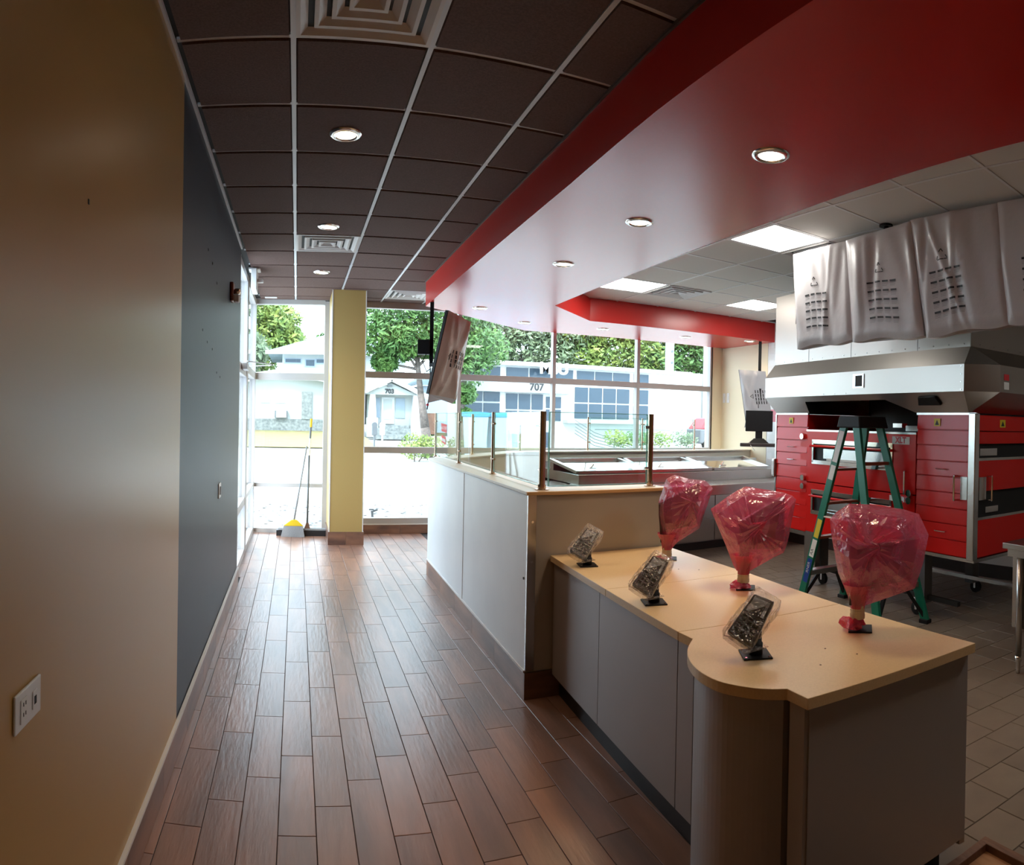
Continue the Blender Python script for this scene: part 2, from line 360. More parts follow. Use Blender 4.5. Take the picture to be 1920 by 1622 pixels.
for c in range(-1, 5):
    xa, xb = GX + c * TP, GX + (c + 1) * TP
    if c == -1: xa = WL + 0.012
    for r in range(-6, 11):
        ya, yb = GY + r * TP, min(GY + (r + 1) * TP, 9.24)
        if xa > 1.2 and yb < 7.9 and xa > 1.5: continue
        if c >= 3 and yb < 8.6 - (0.3 if c == 3 else -0.4): continue
        if (c, r) in VENTS or (c, r) == (2, 9): continue
        k = (round(xb - xa, 3), round(yb - ya, 3))
        if k not in _tc: _tc[k] = tc_full if k == (0.61, 0.61) else ctile_mesh(k[0], k[1], 'ctile')
        inst(_tc[k], 'ceiling_tile', ce, ((xa + xb) / 2, (ya + yb) / 2, CEIL))
for c in range(0, 5):
    x = GX + c * TP
    MB().box(x - 0.012, x + 0.012, YB if c < 3 else 8.0, 9.24, CEIL - 0.006, CEIL + 0.012).build('grid_bar', 'tbar' if c != 2 else 'tbar', ce)
for r in range(-8, 11):
    y = GY + r * TP
    MB().box(WL + 0.012, 1.52 if y < 7.6 else 3.0, y - 0.013, y + 0.013, CEIL + 0.001, CEIL + 0.012).build('cross_bar', 'tbar', ce)
# kitchen side
KX0, KXP, KY0, KYP = 3.55, 0.655, 3.95, 0.645
LIGHTS = [(0, 0), (0, 4), (3, 4), (0, -6)]  # last entry is an added, unseen panel brightening the near kitchen
KV = [(1, 0), (1, 4)]
wt = ctile_mesh(KXP, KYP, 'wtile', drop=0.0, e=0.009)
for c in range(-1, 6):
    for r in range(-8, 6):
        if (c, r) in LIGHTS or (c, r) in KV: continue
        x, y = KX0 + (c + .5) * KXP, KY0 + (r + .5) * KYP
        if y + KYP / 2 > 7.95 or x - KXP/2 < 2.85 or x + KXP/2 > 7.2: continue
        inst(wt, 'ceiling_tile', ce, (x, y, CEIL))
for c in range(-1, 7):
    x = KX0 + c * KXP; MB().box(x - 0.011, x + 0.011, KY0 - 8 * KYP, 7.86, CEIL - 0.004, CEIL + 0.012).build('grid_bar', 'white', ce)
for r in range(-8, 7):
    y = KY0 + r * KYP; MB().box(2.82, 7.1, y - 0.011, y + 0.011, CEIL - 0.003, CEIL + 0.012).build('cross_bar', 'white', ce)
for n, (c, r) in enumerate(LIGHTS):
    x, y = KX0 + (c + .5) * KXP, KY0 + (r + .5) * KYP; vis = n < 3
    lab = ['fluorescent ceiling panel nearest the white-bagged menu screens', 'fluorescent ceiling panel left of the far white air diffuser by the red band', 'fluorescent ceiling panel beside the hood casing over the prep table'][n] if vis else 'added unseen light panel brightening the near part of the kitchen'
    t = thing('ceiling_light_panel', lab, 'ceiling light', (x, y, CEIL), 0, 'fluorescent panels in the kitchen ceiling')
    hx, hy = KXP / 2 - 0.012, KYP / 2 - 0.012
    f_ = MB()
    for (a0, a1, b0, b1) in ((-hx, hx, -hy, -hy + 0.02), (-hx, hx, hy - 0.02, hy), (-hx, -hx + 0.02, -hy + 0.02, hy - 0.02), (hx - 0.02, hx, -hy + 0.02, hy - 0.02)): f_.box(a0, a1, b0, b1, -0.004, 0.012)
    f_.build('light_frame', 'white', t)
    MB().box(-hx + 0.02, hx - 0.02, -hy + 0.02, hy - 0.02, 0.002, 0.011).build('diffuser', 'tube', t)

def diffuser(x, y, w, l, lab, mat='vent'):
    t = thing('air_diffuser', lab, 'air vent', (x, y, CEIL), 0, 'square ceiling air diffusers')
    hx, hy = w / 2 - 0.012, l / 2 - 0.012
    MB().box(-hx, hx, -hy, hy, 0.008, 0.011).build('backing', 'dark', t)
    for k, s_ in enumerate((1.0, 0.74, 0.5, 0.27)):
        a = MB(); A, B = hx * s_, hy * s_; A2, B2 = hx * (s_ - 0.17), hy * (s_ - 0.17); zo, zi = -0.012 - 0.002 * k, 0.007; w_ = 0.018
        for sx0, sy0, sx1, sy1 in ((-1, -1, 1, -1), (1, -1, 1, 1), (1, 1, -1, 1), (-1, 1, -1, -1)):
            a.quad((sx0 * A, sy0 * B, zo), (sx1 * A, sy1 * B, zo), (sx1 * (A - w_), sy1 * (B - w_), zo), (sx0 * (A - w_), sy0 * (B - w_), zo))
            a.quad((sx0 * (A - w_), sy0 * (B - w_), zo), (sx1 * (A - w_), sy1 * (B - w_), zo), (sx1 * A2, sy1 * B2, zi), (sx0 * A2, sy0 * B2, zi))
            a.quad((sx0 * A, sy0 * B, zo), (sx1 * A, sy1 * B, zo), (sx1 * A, sy1 * B, 0.008), (sx0 * A, sy0 * B, 0.008))
        a.build('louver_ring', mat, t)
    return t
diffuser(GX + TP / 2, GY - TP / 2, TP, TP, 'large square air diffuser at the top edge of the picture')
diffuser(GX + TP / 2, GY + 5.5 * TP, TP, TP, 'square air diffuser in the brown ceiling beside the middle downlight')
diffuser(GX + 2.5 * TP, GY + 9.5 * TP, TP, TP, 'square air diffuser in the brown ceiling near the street window')
diffuser(KX0 + 1.5 * KXP, KY0 + 0.5 * KYP, KXP, KYP, 'white air diffuser partly behind the hanging screen bags')
diffuser(KX0 + 1.5 * KXP, KY0 + 4.5 * KYP, KXP, KYP, 'white air diffuser in the kitchen ceiling above the far red band')

# ------------------------------------------------------------------ red soffit band
OUT = [(1.395, YB), (1.455, 2.4), (1.49, 3.4), (1.50, 4.2), (1.525, 7.68), (2.75, 8.72), (3.35, 9.20), (7.12, 9.20), (7.12, 7.86), (3.80, 7.86), (2.93, 7.02), (2.90, 5.0), (2.85, 3.2), (2.70, 1.3), (2.66, YB)]
sf = struct(MB().prism(OUT, SOF, CEIL + 0.008).build('ceiling_soffit', 'red', fix=True), 'dropped glossy red soffit running along the aisle and turning by the window')
tr3 = MB()
for a, b in zip(OUT[:4], OUT[1:5]): tr3.bar((a[0] - 0.006, a[1], CEIL - 0.012), (b[0] - 0.006, b[1], CEIL - 0.012), 0.012, 0.018)
struct(tr3.build('trim_3', 'tbard'), 'brown wall angle where the ceiling meets the red soffit')

# ------------------------------------------------------------------ recessed downlights
ring_me = MB().lathe([(0.062, -0.004), (0.070, -0.013), (0.094, -0.006), (0.096, 0.0)], n=32, closed=False).mesh('trim_ring', 'chrome')
ring_me.polygons.foreach_set('use_smooth', [True] * len(ring_me.polygons))
lens_me = MB().lathe([(0.066, -0.003), (0.066, 0.0)], n=32).mesh('lamp_lens', 'lens')
def downlight(x, y, z, lab, grp, power=DOWN_W, tilt=None):
    t = thing('downlight', lab, 'downlight', (x, y, z), 0, grp)
    inst(ring_me, 'trim_ring', t); inst(lens_me, 'lamp_lens', t)
    ld = bpy.data.lights.new('downlight_lamp', 'SPOT'); ld.energy = power; ld.color = (1.0, 0.74, 0.48); ld.spot_size = math.radians(125); ld.spot_blend = 0.9; ld.shadow_soft_size = 0.20
    lo = bpy.data.objects.new('downlight_lamp', ld); COL.objects.link(lo); lo.parent = t; lo.location = (0, 0, -0.02)
    return t
G1, G2 = 'round downlights in the brown ceiling', 'round downlights in the red soffit'
downlight(0.26, 3.79, CEIL - 0.008, 'nearest lit downlight in the brown ceiling tiles', G1)
downlight(0.25, 5.64, CEIL - 0.008, 'lit downlight in the brown ceiling right above the square diffuser', G1)
downlight(0.26, 7.43, CEIL - 0.008, 'lit downlight in the brown ceiling closest to the yellow column', G1)
downlight(0.26, 1.95, CEIL - 0.008, 'downlight in the brown ceiling just above the viewer', G1, 9.0)
for x, y, lab in ((2.08, 0.55, 'added unseen downlight in the red soffit brightening the counter end'), (2.14, 2.42, 'nearest and largest lit downlight in the red soffit'), (2.18, 3.78, 'second lit downlight along the red soffit from the viewer'),  # first lamp is added out of view to brighten the counter end
                  (2.21, 5.12, 'third lit downlight along the red soffit from the viewer'), (2.18, 7.58, 'lit downlight in the red soffit beside the black screen pole'),
                  (3.08, 8.46, 'lit downlight in the red soffit above the hanging taupe bag'), (4.29, 8.44, 'lit downlight in the far red band under its chamfered corner'),
                  (5.72, 8.40, 'lit downlight in the far red band over the right window'), (6.75, 8.05, 'lit downlight in the far red band above the small black monitor')):
    downlight(x, y, SOF, lab, G2, (16.0 if y < 2 else 72.0) if y < 5.5 else DOWN_W)

# ------------------------------------------------------------------ yellow column
cl = struct(MB().box(0.445, 0.885, 8.43, 9.24, 0, CEIL).build('wall_column', 'yellow'), 'mustard yellow square column between the street windows')
for (x0, x1, y0, y1) in ((0.43, 0.665, 8.415, 8.43), (0.668, 0.90, 8.415, 8.43), (0.43, 0.445, 8.43, 9.2), (0.885, 0.90, 8.43, 9.2)):
    MB().box(x0, x1, y0, y1, 0, 0.17).build('base_tile', 'plankv', cl)
for x in (0.445, 0.885): MB().box(x - 0.006, x + 0.006, 8.424, 8.436, 0.17, CEIL - 0.01).build('corner_bead', 'white', cl)

# ------------------------------------------------------------------ street front: frames and panes
def storefront(name, label, xs, zs, y, low=0.0, fw=0.055, depth=0.10, thick=None):
    t = struct(thing(name, label, None), label)
    for x in xs: MB().box(x - fw / 2, x + fw / 2, y - depth / 2, y + depth / 2, low, CEIL - 0.005).build('mullion', 'alu', t, bevel=0.004)
    for xa, xb in zip(xs, xs[1:]):
        for z, h in zs: MB().box(xa + fw / 2, xb - fw / 2, y - depth / 2 + 0.004, y + depth / 2 - 0.004, z, z + h).build('rail', 'alu', t, bevel=0.003)
        for (za, ha), (zb, hb) in zip(zs, zs[1:]):
            MB().box(xa + fw / 2, xb - fw / 2, y - 0.004, y + 0.004, za + ha, zb).build('pane', 'glass', t)
    return t
storefront('window_1', 'tall glazed panel left of the yellow column', [-0.655, 0.415], [(0.0, 0.06), (0.655, 0.055), (2.19, 0.10), (3.27, 0.06)], YF, fw=0.07)
storefront('window_2', 'wide street window right of the yellow column', [0.86, 2.365, 3.876, 5.38, 6.88], [(0.14, 0.08), (1.16, 0.09), (2.245, 0.09), (3.25, 0.07)], YF, low=0.14)
sw = struct(MB().box(0.90, 7.12, YF - 0.06, YF + 0.10, 0, 0.14).build('wall_sill', 'white'), 'low white sill wall under the street window')
for k in range(4): MB().box(0.905 + k * 0.61, 0.905 + (k + 1) * 0.61 - 0.003, YF - 0.075, YF - 0.06, 0, 0.125).build('base_tile', 'plankv', sw)
struct(MB().box(-0.75, 7.3, YF - 0.05, YF + 0.12, CEIL - 0.02, CEIL + 0.012).build('trim_4', 'alu'), 'aluminium head channel above the street windows')
# side door wall (left)
XD = -0.64
sdoor = struct(thing('door_1', 'glazed white-framed side door at the end of the left wall', None), 'glazed white-framed side door at the end of the left wall')
for y0, y1 in ((6.46, 6.52), (6.55, 6.66), (7.62, 7.73), (7.76, 7.82), (9.17, 9.25)): MB().box(XD - 0.045, XD + 0.045, y0, y1, 0, CEIL - 0.005).build('stile', 'alu', sdoor, bevel=0.004)
for y0, y1, rails in ((6.66, 7.62, ((0.0, 0.09), (0.62, 0.09), (2.13, 0.11), (3.25, 0.08))), (7.82, 9.17, ((0.0, 0.08), (0.655, 0.055), (2.19, 0.10), (3.25, 0.08)))):
    for z, h in rails: MB().box(XD - 0.04, XD + 0.04, y0, y1, z, z + h).build('rail', 'alu', sdoor, bevel=0.003)
    for (za, ha), (zb, hb) in zip(rails, rails[1:]): MB().box(XD - 0.004, XD + 0.004, y0, y1, za + ha, zb).build('pane', 'glass', sdoor)
dc = thing('door_closer', 'silver closer with folding arm on the side door head rail', 'door closer', (XD + 0.045, 6.9, 2.20))
MB().box(0, 0.06, -0.02, 0.26, -0.03, 0.04).build('closer_body', 'alu', dc, bevel=0.006)
MB().bar((0.05, 0.1, 0.065), (0.30, 0.52, 0.065), 0.025, 0.008).bar((0.30, 0.52, 0.055), (0.02, 0.72, 0.055), 0.025, 0.008).build('closer_arm', 'alu', dc)
ex = thing('exit_light', 'white ceiling-hung emergency sign box seen edge-on by the side door', 'sign', (-0.50, 7.33, CEIL - 0.006))
MB().box(-0.065, 0.065, -0.09, 0.09, -0.022, 0).build('canopy', 'white', ex, bevel=0.004)
MB().box(-0.03, 0.03, -0.15, 0.15, -0.26, -0.022).build('sign_body', 'white', ex, bevel=0.005)
MB().box(0.03, 0.10, -0.03, 0.03, -0.155, -0.115).build('lamp_head', 'white', ex, bevel=0.008)
tag(MB().box(-0.47, -0.30, 9.02, 9.08, CEIL - 0.02, CEIL - 0.006).build('ceiling_sensor', 'white', bevel=0.004), 'slim white sensor strip on the brown ceiling above the left window', 'sensor')

# right side walls
wr = struct(MB().box(7.12, 7.3, 8.02, 9.45, 0, CEIL).build('wall_right', 'cream'), 'cream painted side wall at the end of the street window')
wr2 = struct(MB().box(7.125, 7.3, 6.95, 8.02, 0, CEIL).build('wall_right_tiled', 'white'), 'side wall of white glazed tile between window and ovens')
struct(MB().box(6.48, 7.3, YB, 6.95, 0, CEIL).build('wall_right_near', 'walltile'), 'white glazed wall behind the ovens')
bk = struct(MB().box(6.465, 6.48, YB, 6.95, 0, 0.15).build('baseboard_right', 'basedark'), 'dark cove tile skirting behind the ovens')
struct(MB().box(6.88, 7.12, YF - 0.05, YF + 0.12, 0, CEIL).build('wall_front', 'cream'), 'cream end pier right of the street window')
tw, thh = 0.203, 0.1016; tme = MB().box(-0.006, 0, 0.0015, tw - 0.0015, 0.0015, thh - 0.0015).mesh('wall_tile', 'walltile'); tmr = MB().box(-0.006, 0, 0.0015, tw - 0.0015, 0.0015, thh - 0.0015).mesh('wall_tile_red', 'redtile')
for r in range(9, 33):
    for k in range(5):
        red = r in (17, 18)
        yy = 6.97 + k * tw + (tw / 2 if r % 2 else 0)
        if yy + tw > 8.05: continue
        inst(tmr if red else tme, 'wall_tile', wr2, (7.125, yy, r * thh))
for i, yy in enumerate((9.17, 9.06)):
    t = thing('switch_plate', ['white wall switch plate on cream wall, nearer the window', 'white wall switch plate on cream wall, nearer the silver bag'][i], 'switch', (7.12, yy, 2.14), 0, 'switch plates on the cream wall')
    MB().box(-0.008, 0, -0.037, 0.037, -0.085, 0.085).build('plate', 'white', t, bevel=0.003); MB().box(-0.014, -0.008, -0.016, 0.016, -0.033, 0.033).build('rocker', 'paper', t)

# ------------------------------------------------------------------ wall fittings on the left wall
o_ = thing('outlet_plate', 'large white outlet plate with two inserts on the tan wall', 'outlet', (WL, 1.288, 1.046))
MB().box(0, 0.007, -0.070, 0.070, -0.042, 0.042).build('plate', 'white', o_, bevel=0.003)
MB().box(0.007, 0.010, -0.046, -0.012, -0.026, 0.026).build('socket_insert', 'paper', o_, bevel=0.002); MB().box(0.007, 0.010, 0.018, 0.042, -0.020, 0.020).build('data_insert', 'paper', o_, bevel=0.002)
a = MB()
for (yy, zz) in ((-0.036, 0.010), (-0.024, 0.010), (-0.036, -0.012), (-0.024, -0.012)): a.box(0.0098, 0.0106, yy, yy + 0.003, zz, zz + 0.008)
a.box(0.0098, 0.0106, 0.024, 0.036, -0.010, 0.008); a.build('socket_slot', 'dark', o_)['kind'] = 'stuff'
o_ = thing('switch_cover', 'small white switch cover on the slate wall', 'switch', (WL - 0.004, 4.8, 1.115))
MB().box(0, 0.008, -0.06, 0.06, -0.055, 0.055).build('plate', 'white', o_, bevel=0.003); MB().box(0.008, 0.013, -0.02, 0.02, -0.03, 0.03).build('rocker', 'inkg', o_)
o_ = thing('alarm_strobe', 'fire alarm with brown base and clear strobe high on the slate wall', 'alarm', (WL - 0.004, 5.42, 2.70))
MB().box(0, 0.03, -0.06, 0.06, -0.07, 0.09).build('base', 'rust', o_, bevel=0.01)
MB().box(0.03, 0.075, -0.03, 0.045, -0.075, -0.01).build('strobe_lens', 'paper', o_, bevel=0.01); MB().lathe([(0.03, 0), (0.03, 0.03), (0.018, 0.045)], c=(0.055, 0.0, -0.005), n=14).build('horn', 'bronze', o_, smooth=True)

# ------------------------------------------------------------------ half wall of the kitchen
HW = 1.232; CAPZ = 1.252
A_, B_, C_, D_ = (1.375, 3.64), (1.425, 6.80), (2.95, 8.46), (7.12, 8.62)
def inset(p, q, d):  # inward normal (to the right of p->q when walking away from the viewer)
    v = Vector((q[0] - p[0], q[1] - p[1])).normalized(); return Vector((v.y, -v.x)) * d
TH = 0.20
IA, IB, IC, ID = (1.575, 3.84), (1.622, 6.70), (3.02, 8.26), (7.12, 8.42)
hw = struct(thing('wall_partition', 'half-height partition around the kitchen line', None), 'white-panelled half-height partition around the kitchen line')
core = MB().prism([A_, B_, C_, D_, ID, IC, IB, IA, (2.33, 3.84), (2.33, 3.64)], 0, HW); core.build('partition_core', 'ledge', hw, fix=True)
capo = [(A_[0] - 0.02, A_[1] - 0.03), (B_[0] - 0.02, B_[1] + 0.0), (C_[0] - 0.01, C_[1] + 0.03), (D_[0], D_[1] + 0.02), (ID[0], ID[1] - 0.02), (IC[0] + 0.01, IC[1] - 0.03), (IB[0] + 0.02, IB[1] - 0.01), (IA[0] + 0.02, IA[1] + 0.02), (2.35, 3.86), (2.35, 3.61)]
MB().prism(capo, HW, CAPZ).build('cap', 'ledge', hw, fix=True, bevel=0.003)
dirw = Vector((B_[0] - A_[0], B_[1] - A_[1], 0)).normalized()
def onA(s, off=0.0): return Vector((A_[0], A_[1], 0)) + dirw * s + Vector((-dirw.y, dirw.x, 0)) * off
LW = (Vector(B_) - Vector(A_)).length
for s0, s1 in ((0.0, 1.575), (1.583, LW)):
    p, q = onA(s0, 0.0), onA(s1, 0.0); p2, q2 = onA(s0, 0.008), onA(s1, 0.008)
    MB().hexa([(p.x, p.y, 0.172), (q.x, q.y, 0.172), (q2.x, q2.y, 0.172), (p2.x, p2.y, 0.172)], [(p.x, p.y, HW - 0.004), (q.x, q.y, HW - 0.004), (q2.x, q2.y, HW - 0.004), (p2.x, p2.y, HW - 0.004)]).build('wall_panel', 'frp', hw, fix=True)
p, q = onA(1.575, 0.0), onA(1.583, 0.012); MB().box(p.x - 0.012, q.x + 0.012, p.y, q.y, 0.172, HW - 0.004).build('panel_joint', 'white', hw)
s = 0.0
while s < LW - 0.05:
    s1 = min(s + PL, LW); p, q, p2, q2 = onA(s + 0.001), onA(s1 - 0.001), onA(s + 0.001, 0.014), onA(s1 - 0.001, 0.014)
    MB().hexa([(p.x, p.y, 0), (q.x, q.y, 0), (q2.x, q2.y, 0), (p2.x, p2.y, 0)], [(p.x, p.y, 0.16), (q.x, q.y, 0.16), (q2.x, q2.y, 0.16), (p2.x, p2.y, 0.16)]).build('base_tile', 'plankv', hw, fix=True); s = s1
p, q = onA(0, 0.008), onA(LW, 0.008); MB().bar((p.x, p.y, 0.166), (q.x, q.y, 0.166), 0.018, 0.012).build('edge_strip', 'white', hw)
# near return face
MB().box(A_[0] + 0.04, 2.33, 3.632, 3.64, 0.17, HW - 0.002).build('return_panel', 'lamlit', hw)
MB().box(A_[0] - 0.010, A_[0] + 0.045, 3.624, 3.64, 0.172, HW - 0.002).build('corner_guard', 'steel', hw)
MB().box(A_[0] - 0.014, 1.66, 3.622, 3.64, 0, 0.16).build('base_tile', 'plankv', hw)
MB().box(A_[0] - 0.025, 2.35, 3.605, 3.63, HW + 0.0, CAPZ + 0.001).build('cap_edge', 'capt', hw, bevel=0.003)
for zz in (0.83, 1.07): MB().tube((A_[0] + 0.02, 3.626, zz), (A_[0] + 0.02, 3.62, zz), 0.008, 10).build('screw', 'chrome', hw)
MB().tube((A_[0] - 0.012, 3.68, 0.72), (A_[0] - 0.002, 3.68, 0.72), 0.008, 10).build('screw', 'ink', hw)

# ------------------------------------------------------------------ glass guards on the half wall
GT = 1.738
def guard(name, lab, posts, mat='bronze', rad=0.014, panels=True, top=GT, skip0=False):
    t = thing(name, lab, 'glass guard', (posts[0][0], posts[0][1], CAPZ)); o = Vector((posts[0][0], posts[0][1], CAPZ))
    P = [Vector((x, y, CAPZ)) - o for x, y in posts]; h = top - CAPZ
    for i, p in enumerate(P):
        if skip0 and i == 0: continue
        d = (P[min(i + 1, len(P) - 1)] - P[max(i - 1, 0)]).normalized() if len(P) > 1 else Vector((1, 0, 0))
        r = rad * (1.45 if (name == 'glass_guard_side' and i == len(P) - 1) else 1.0)
        post = MB().tube(p, p + Vector((0, 0, h)), r, 14).lathe([(r * 2.2, 0), (r * 2.2, 0.006), (r * 1.25, 0.009), (r * 1.25, 0.035)], c=p, n=14).build('post', mat, t, smooth=False)
        for zz in (0.12, h - 0.09):
            for sgn in (-1, 1):
                if (i == 0 and sgn < 0) or (i == len(P) - 1 and sgn > 0): 
                    if len(P) > 1: continue
                c = p + Vector((0, 0, zz)); MB().tube(c, c + d * sgn * (r + 0.028), 0.010, 10).build('clamp', mat if sgn > 0 else 'chrome', post)
    for a, b in zip(P, P[1:]):
        d = (b - a).normalized(); n = Vector((-d.y, d.x, 0)) * 0.005; a2, b2 = a + d * 0.03, b - d * 0.03; z0, z1 = 0.022, h - 0.004
        g = MB().hexa([a2 + n + Vector((0, 0, z0)), b2 + n + Vector((0, 0, z0)), b2 - n + Vector((0, 0, z0)), a2 - n + Vector((0, 0, z0))][::-1], [a2 + n + Vector((0, 0, z1)), b2 + n + Vector((0, 0, z1)), b2 - n + Vector((0, 0, z1)), a2 - n + Vector((0, 0, z1))][::-1]).build('glass_panel', 'gglass', t, fix=True)
        ed = MB()
        ed.bar(a2 + Vector((0, 0, z1)), b2 + Vector((0, 0, z1)), 0.011, 0.005); ed.bar(a2 + Vector((0, 0, z0)), a2 + Vector((0, 0, z1)), 0.011, 0.004); ed.bar(b2 + Vector((0, 0, z0)), b2 + Vector((0, 0, z1)), 0.011, 0.004); ed.bar(a2 + Vector((0, 0, z0)), b2 + Vector((0, 0, z0)), 0.011, 0.004)
        ed.build('glass_edge', 'gedge', g)
    return t
gs = guard('glass_guard_side', 'clear glass guard along the aisle side of the half wall', [(1.545, 7.06), (1.545, 6.00), (1.52, 4.84), (1.485, 3.71)])
gs.name = 'glass_guard'
guard('glass_guard', 'clear glass guard on the return facing the counter', [(1.50, 3.715), (2.275, 3.73)], rad=0.018, skip0=True)
guard('glass_guard', 'clear glass guard on the angled corner of the half wall', [(2.09, 7.50), (3.02, 8.38)])
guard('glass_guard', 'clear glass guard on the long ledge before the street window', [(4.12, 8.52), (5.06, 8.55), (6.06, 8.58)], rad=0.012)
# sticker on the first pane
st = thing('glass_sticker', 'small red and white sticker on the guard glass near the window', 'sticker', (1.541, 6.62, 1.53), 0)
st.rotation_euler = (0, 0, math.radians(-90))
def _st(nm, pts, mat): MB().hexa([(x, -0.0075, z) for x, z in pts], [(x, -0.0062, z) for x, z in pts]).build(nm, mat, st, fix=True)
_st('sticker_panel', [(-0.11, 0.015), (0.13, 0.0), (0.13, 0.085), (-0.13, 0.10)], 'rlabel')
_st('sticker_lower_panel', [(-0.10, -0.10), (0.09, -0.125), (0.09, -0.045), (-0.10, -0.025)], 'rlabel')
text_obj('sticker_lettering', 'HAND-TOSSED', 0.042, 'paper', st, (0, -0.009, 0.048), (math.radians(90), 0, 0))
b_ = MB()
for k in range(5): b_.box(-0.085 + k * 0.035, -0.06 + k * 0.035, -0.0095, -0.0085, -0.088 - k * 0.003, -0.055 - k * 0.003)
b_.build('sticker_print', 'paper', st)['kind'] = 'stuff'

# ------------------------------------------------------------------ front counter
CT = 0.864
arc = [(1.427, 2.004), (1.35, 1.926), (1.294, 1.836), (1.263, 1.734), (1.264, 1.631), (1.301, 1.551), (1.345, 1.494), (1.397, 1.451)]
def smooth_arc(pts, n=4):
    out = []
    for i in range(len(pts) - 1):
        p0, p1, p2, p3 = [Vector(pts[max(0, min(len(pts) - 1, i + k))]) for k in (-1, 0, 1, 2)]
        for j in range(n):
            t = j / n; out.append(tuple(0.5 * ((2 * p1) + (-p0 + p2) * t + (2 * p0 - 5 * p1 + 4 * p2 - p3) * t * t + (-p0 + 3 * p1 - 3 * p2 + p3) * t ** 3)))
    return out + [pts[-1]]
arcs = smooth_arc(arc)
ctr = thing('service_counter', 'low front counter with grey panels and rounded corner column', 'counter', (0, 0, 0))
top = thing('counter_top', 'tan solid-surface worktop with a rounded bump over the front counter', 'countertop', (0, 0, 0))
front = [(1.513, 3.618), (1.425, 2.087)]
ysplit1, ysplit2 = 2.80, 2.10
def edgeX(y): return 1.425 + (y - 2.087) * (1.513 - 1.425) / (3.618 - 2.087)
def backX(y): return 2.163 + (y - 1.224) * (2.335 - 2.163) / (3.56 - 1.224)
MB().prism([(1.513, 3.618), (edgeX(2.80), 2.80), (2.31, 2.74), (2.338, 3.618)], CT - 0.036, CT).build('slab', 'ctop', top, fix=True, bevel=0.002)
MB().prism([(edgeX(2.80), 2.797), (edgeX(2.10), 2.103), (2.235, 1.99), (2.31, 2.737)], CT - 0.036, CT).build('slab', 'ctop', top, fix=True, bevel=0.002)
MB().prism([(edgeX(2.10), 2.10)] + arcs + [(1.394, 1.357), (2.163, 1.224), (2.235, 1.987)], CT - 0.036, CT).build('slab', 'ctop', top, fix=True, bevel=0.002)
cz0, cz1 = 0.10, CT - 0.037
MB().prism([(1.59, 3.618), (1.50, 2.05), (1.46, 1.47), (2.10, 1.33), (2.25, 3.618)], 0, cz1).build('counter_core', 'kick', ctr, fix=True)
def fpanel(y0, y1, off=0.025, nm='door_panel', th=0.03, z0=0.14):
    MB().hexa([(edgeX(y0) + off, y0, z0), (edgeX(y1) + off, y1, z0), (edgeX(y1) + off + th, y1, z0), (edgeX(y0) + off + th, y0, z0)], [(edgeX(y0) + off, y0, cz1), (edgeX(y1) + off, y1, cz1), (edgeX(y1) + off + th, y1, cz1), (edgeX(y0) + off + th, y0, cz1)]).build(nm, 'lam', ctr, fix=True)
fpanel(3.615, 2.925); fpanel(2.919, 2.143); fpanel(2.137, 2.02, nm='filler_panel')
arci = [(x + 0.028 * (1 if k < 99 else 1), y) for k, (x, y) in enumerate(arcs)]
cen = Vector((1.50, 1.70)); arci = [tuple(Vector(q) + (cen - Vector(q)).normalized() * 0.028) for q in arcs]
MB().prism(arci + [(1.56, 1.46), (1.56, 2.0)], 0.0, cz1).build('curved_panel', 'lam', ctr, fix=True)
MB().prism([(1.412, 1.452), (1.410, 1.385), (1.46, 1.378), (1.46, 1.452)], 0.0, cz1).build('corner_panel', 'lam', ctr, fix=True)
MB().prism([(1.425, 1.378), (2.155, 1.252), (2.160, 1.275), (1.425, 1.402)], cz0 + 0.02, cz1).build('end_panel', 'lam', ctr, fix=True)
MB().prism([(2.155, 1.252), (2.31, 3.60), (2.285, 3.60), (2.13, 1.26)], cz0, cz1).build('rear_panel', 'lam', ctr, fix=True)
for (x, y, zz) in ((1.75, 1.62, 0), (1.79, 1.5, 0), (2.03, 3.0, 0), (1.62, 1.52, 0), (2.12, 2.93, 0)): MB().lathe([(0.004, 0), (0.003, 0.0015)], c=(x, y, CT), n=8).build('crumb', 'wood', top)

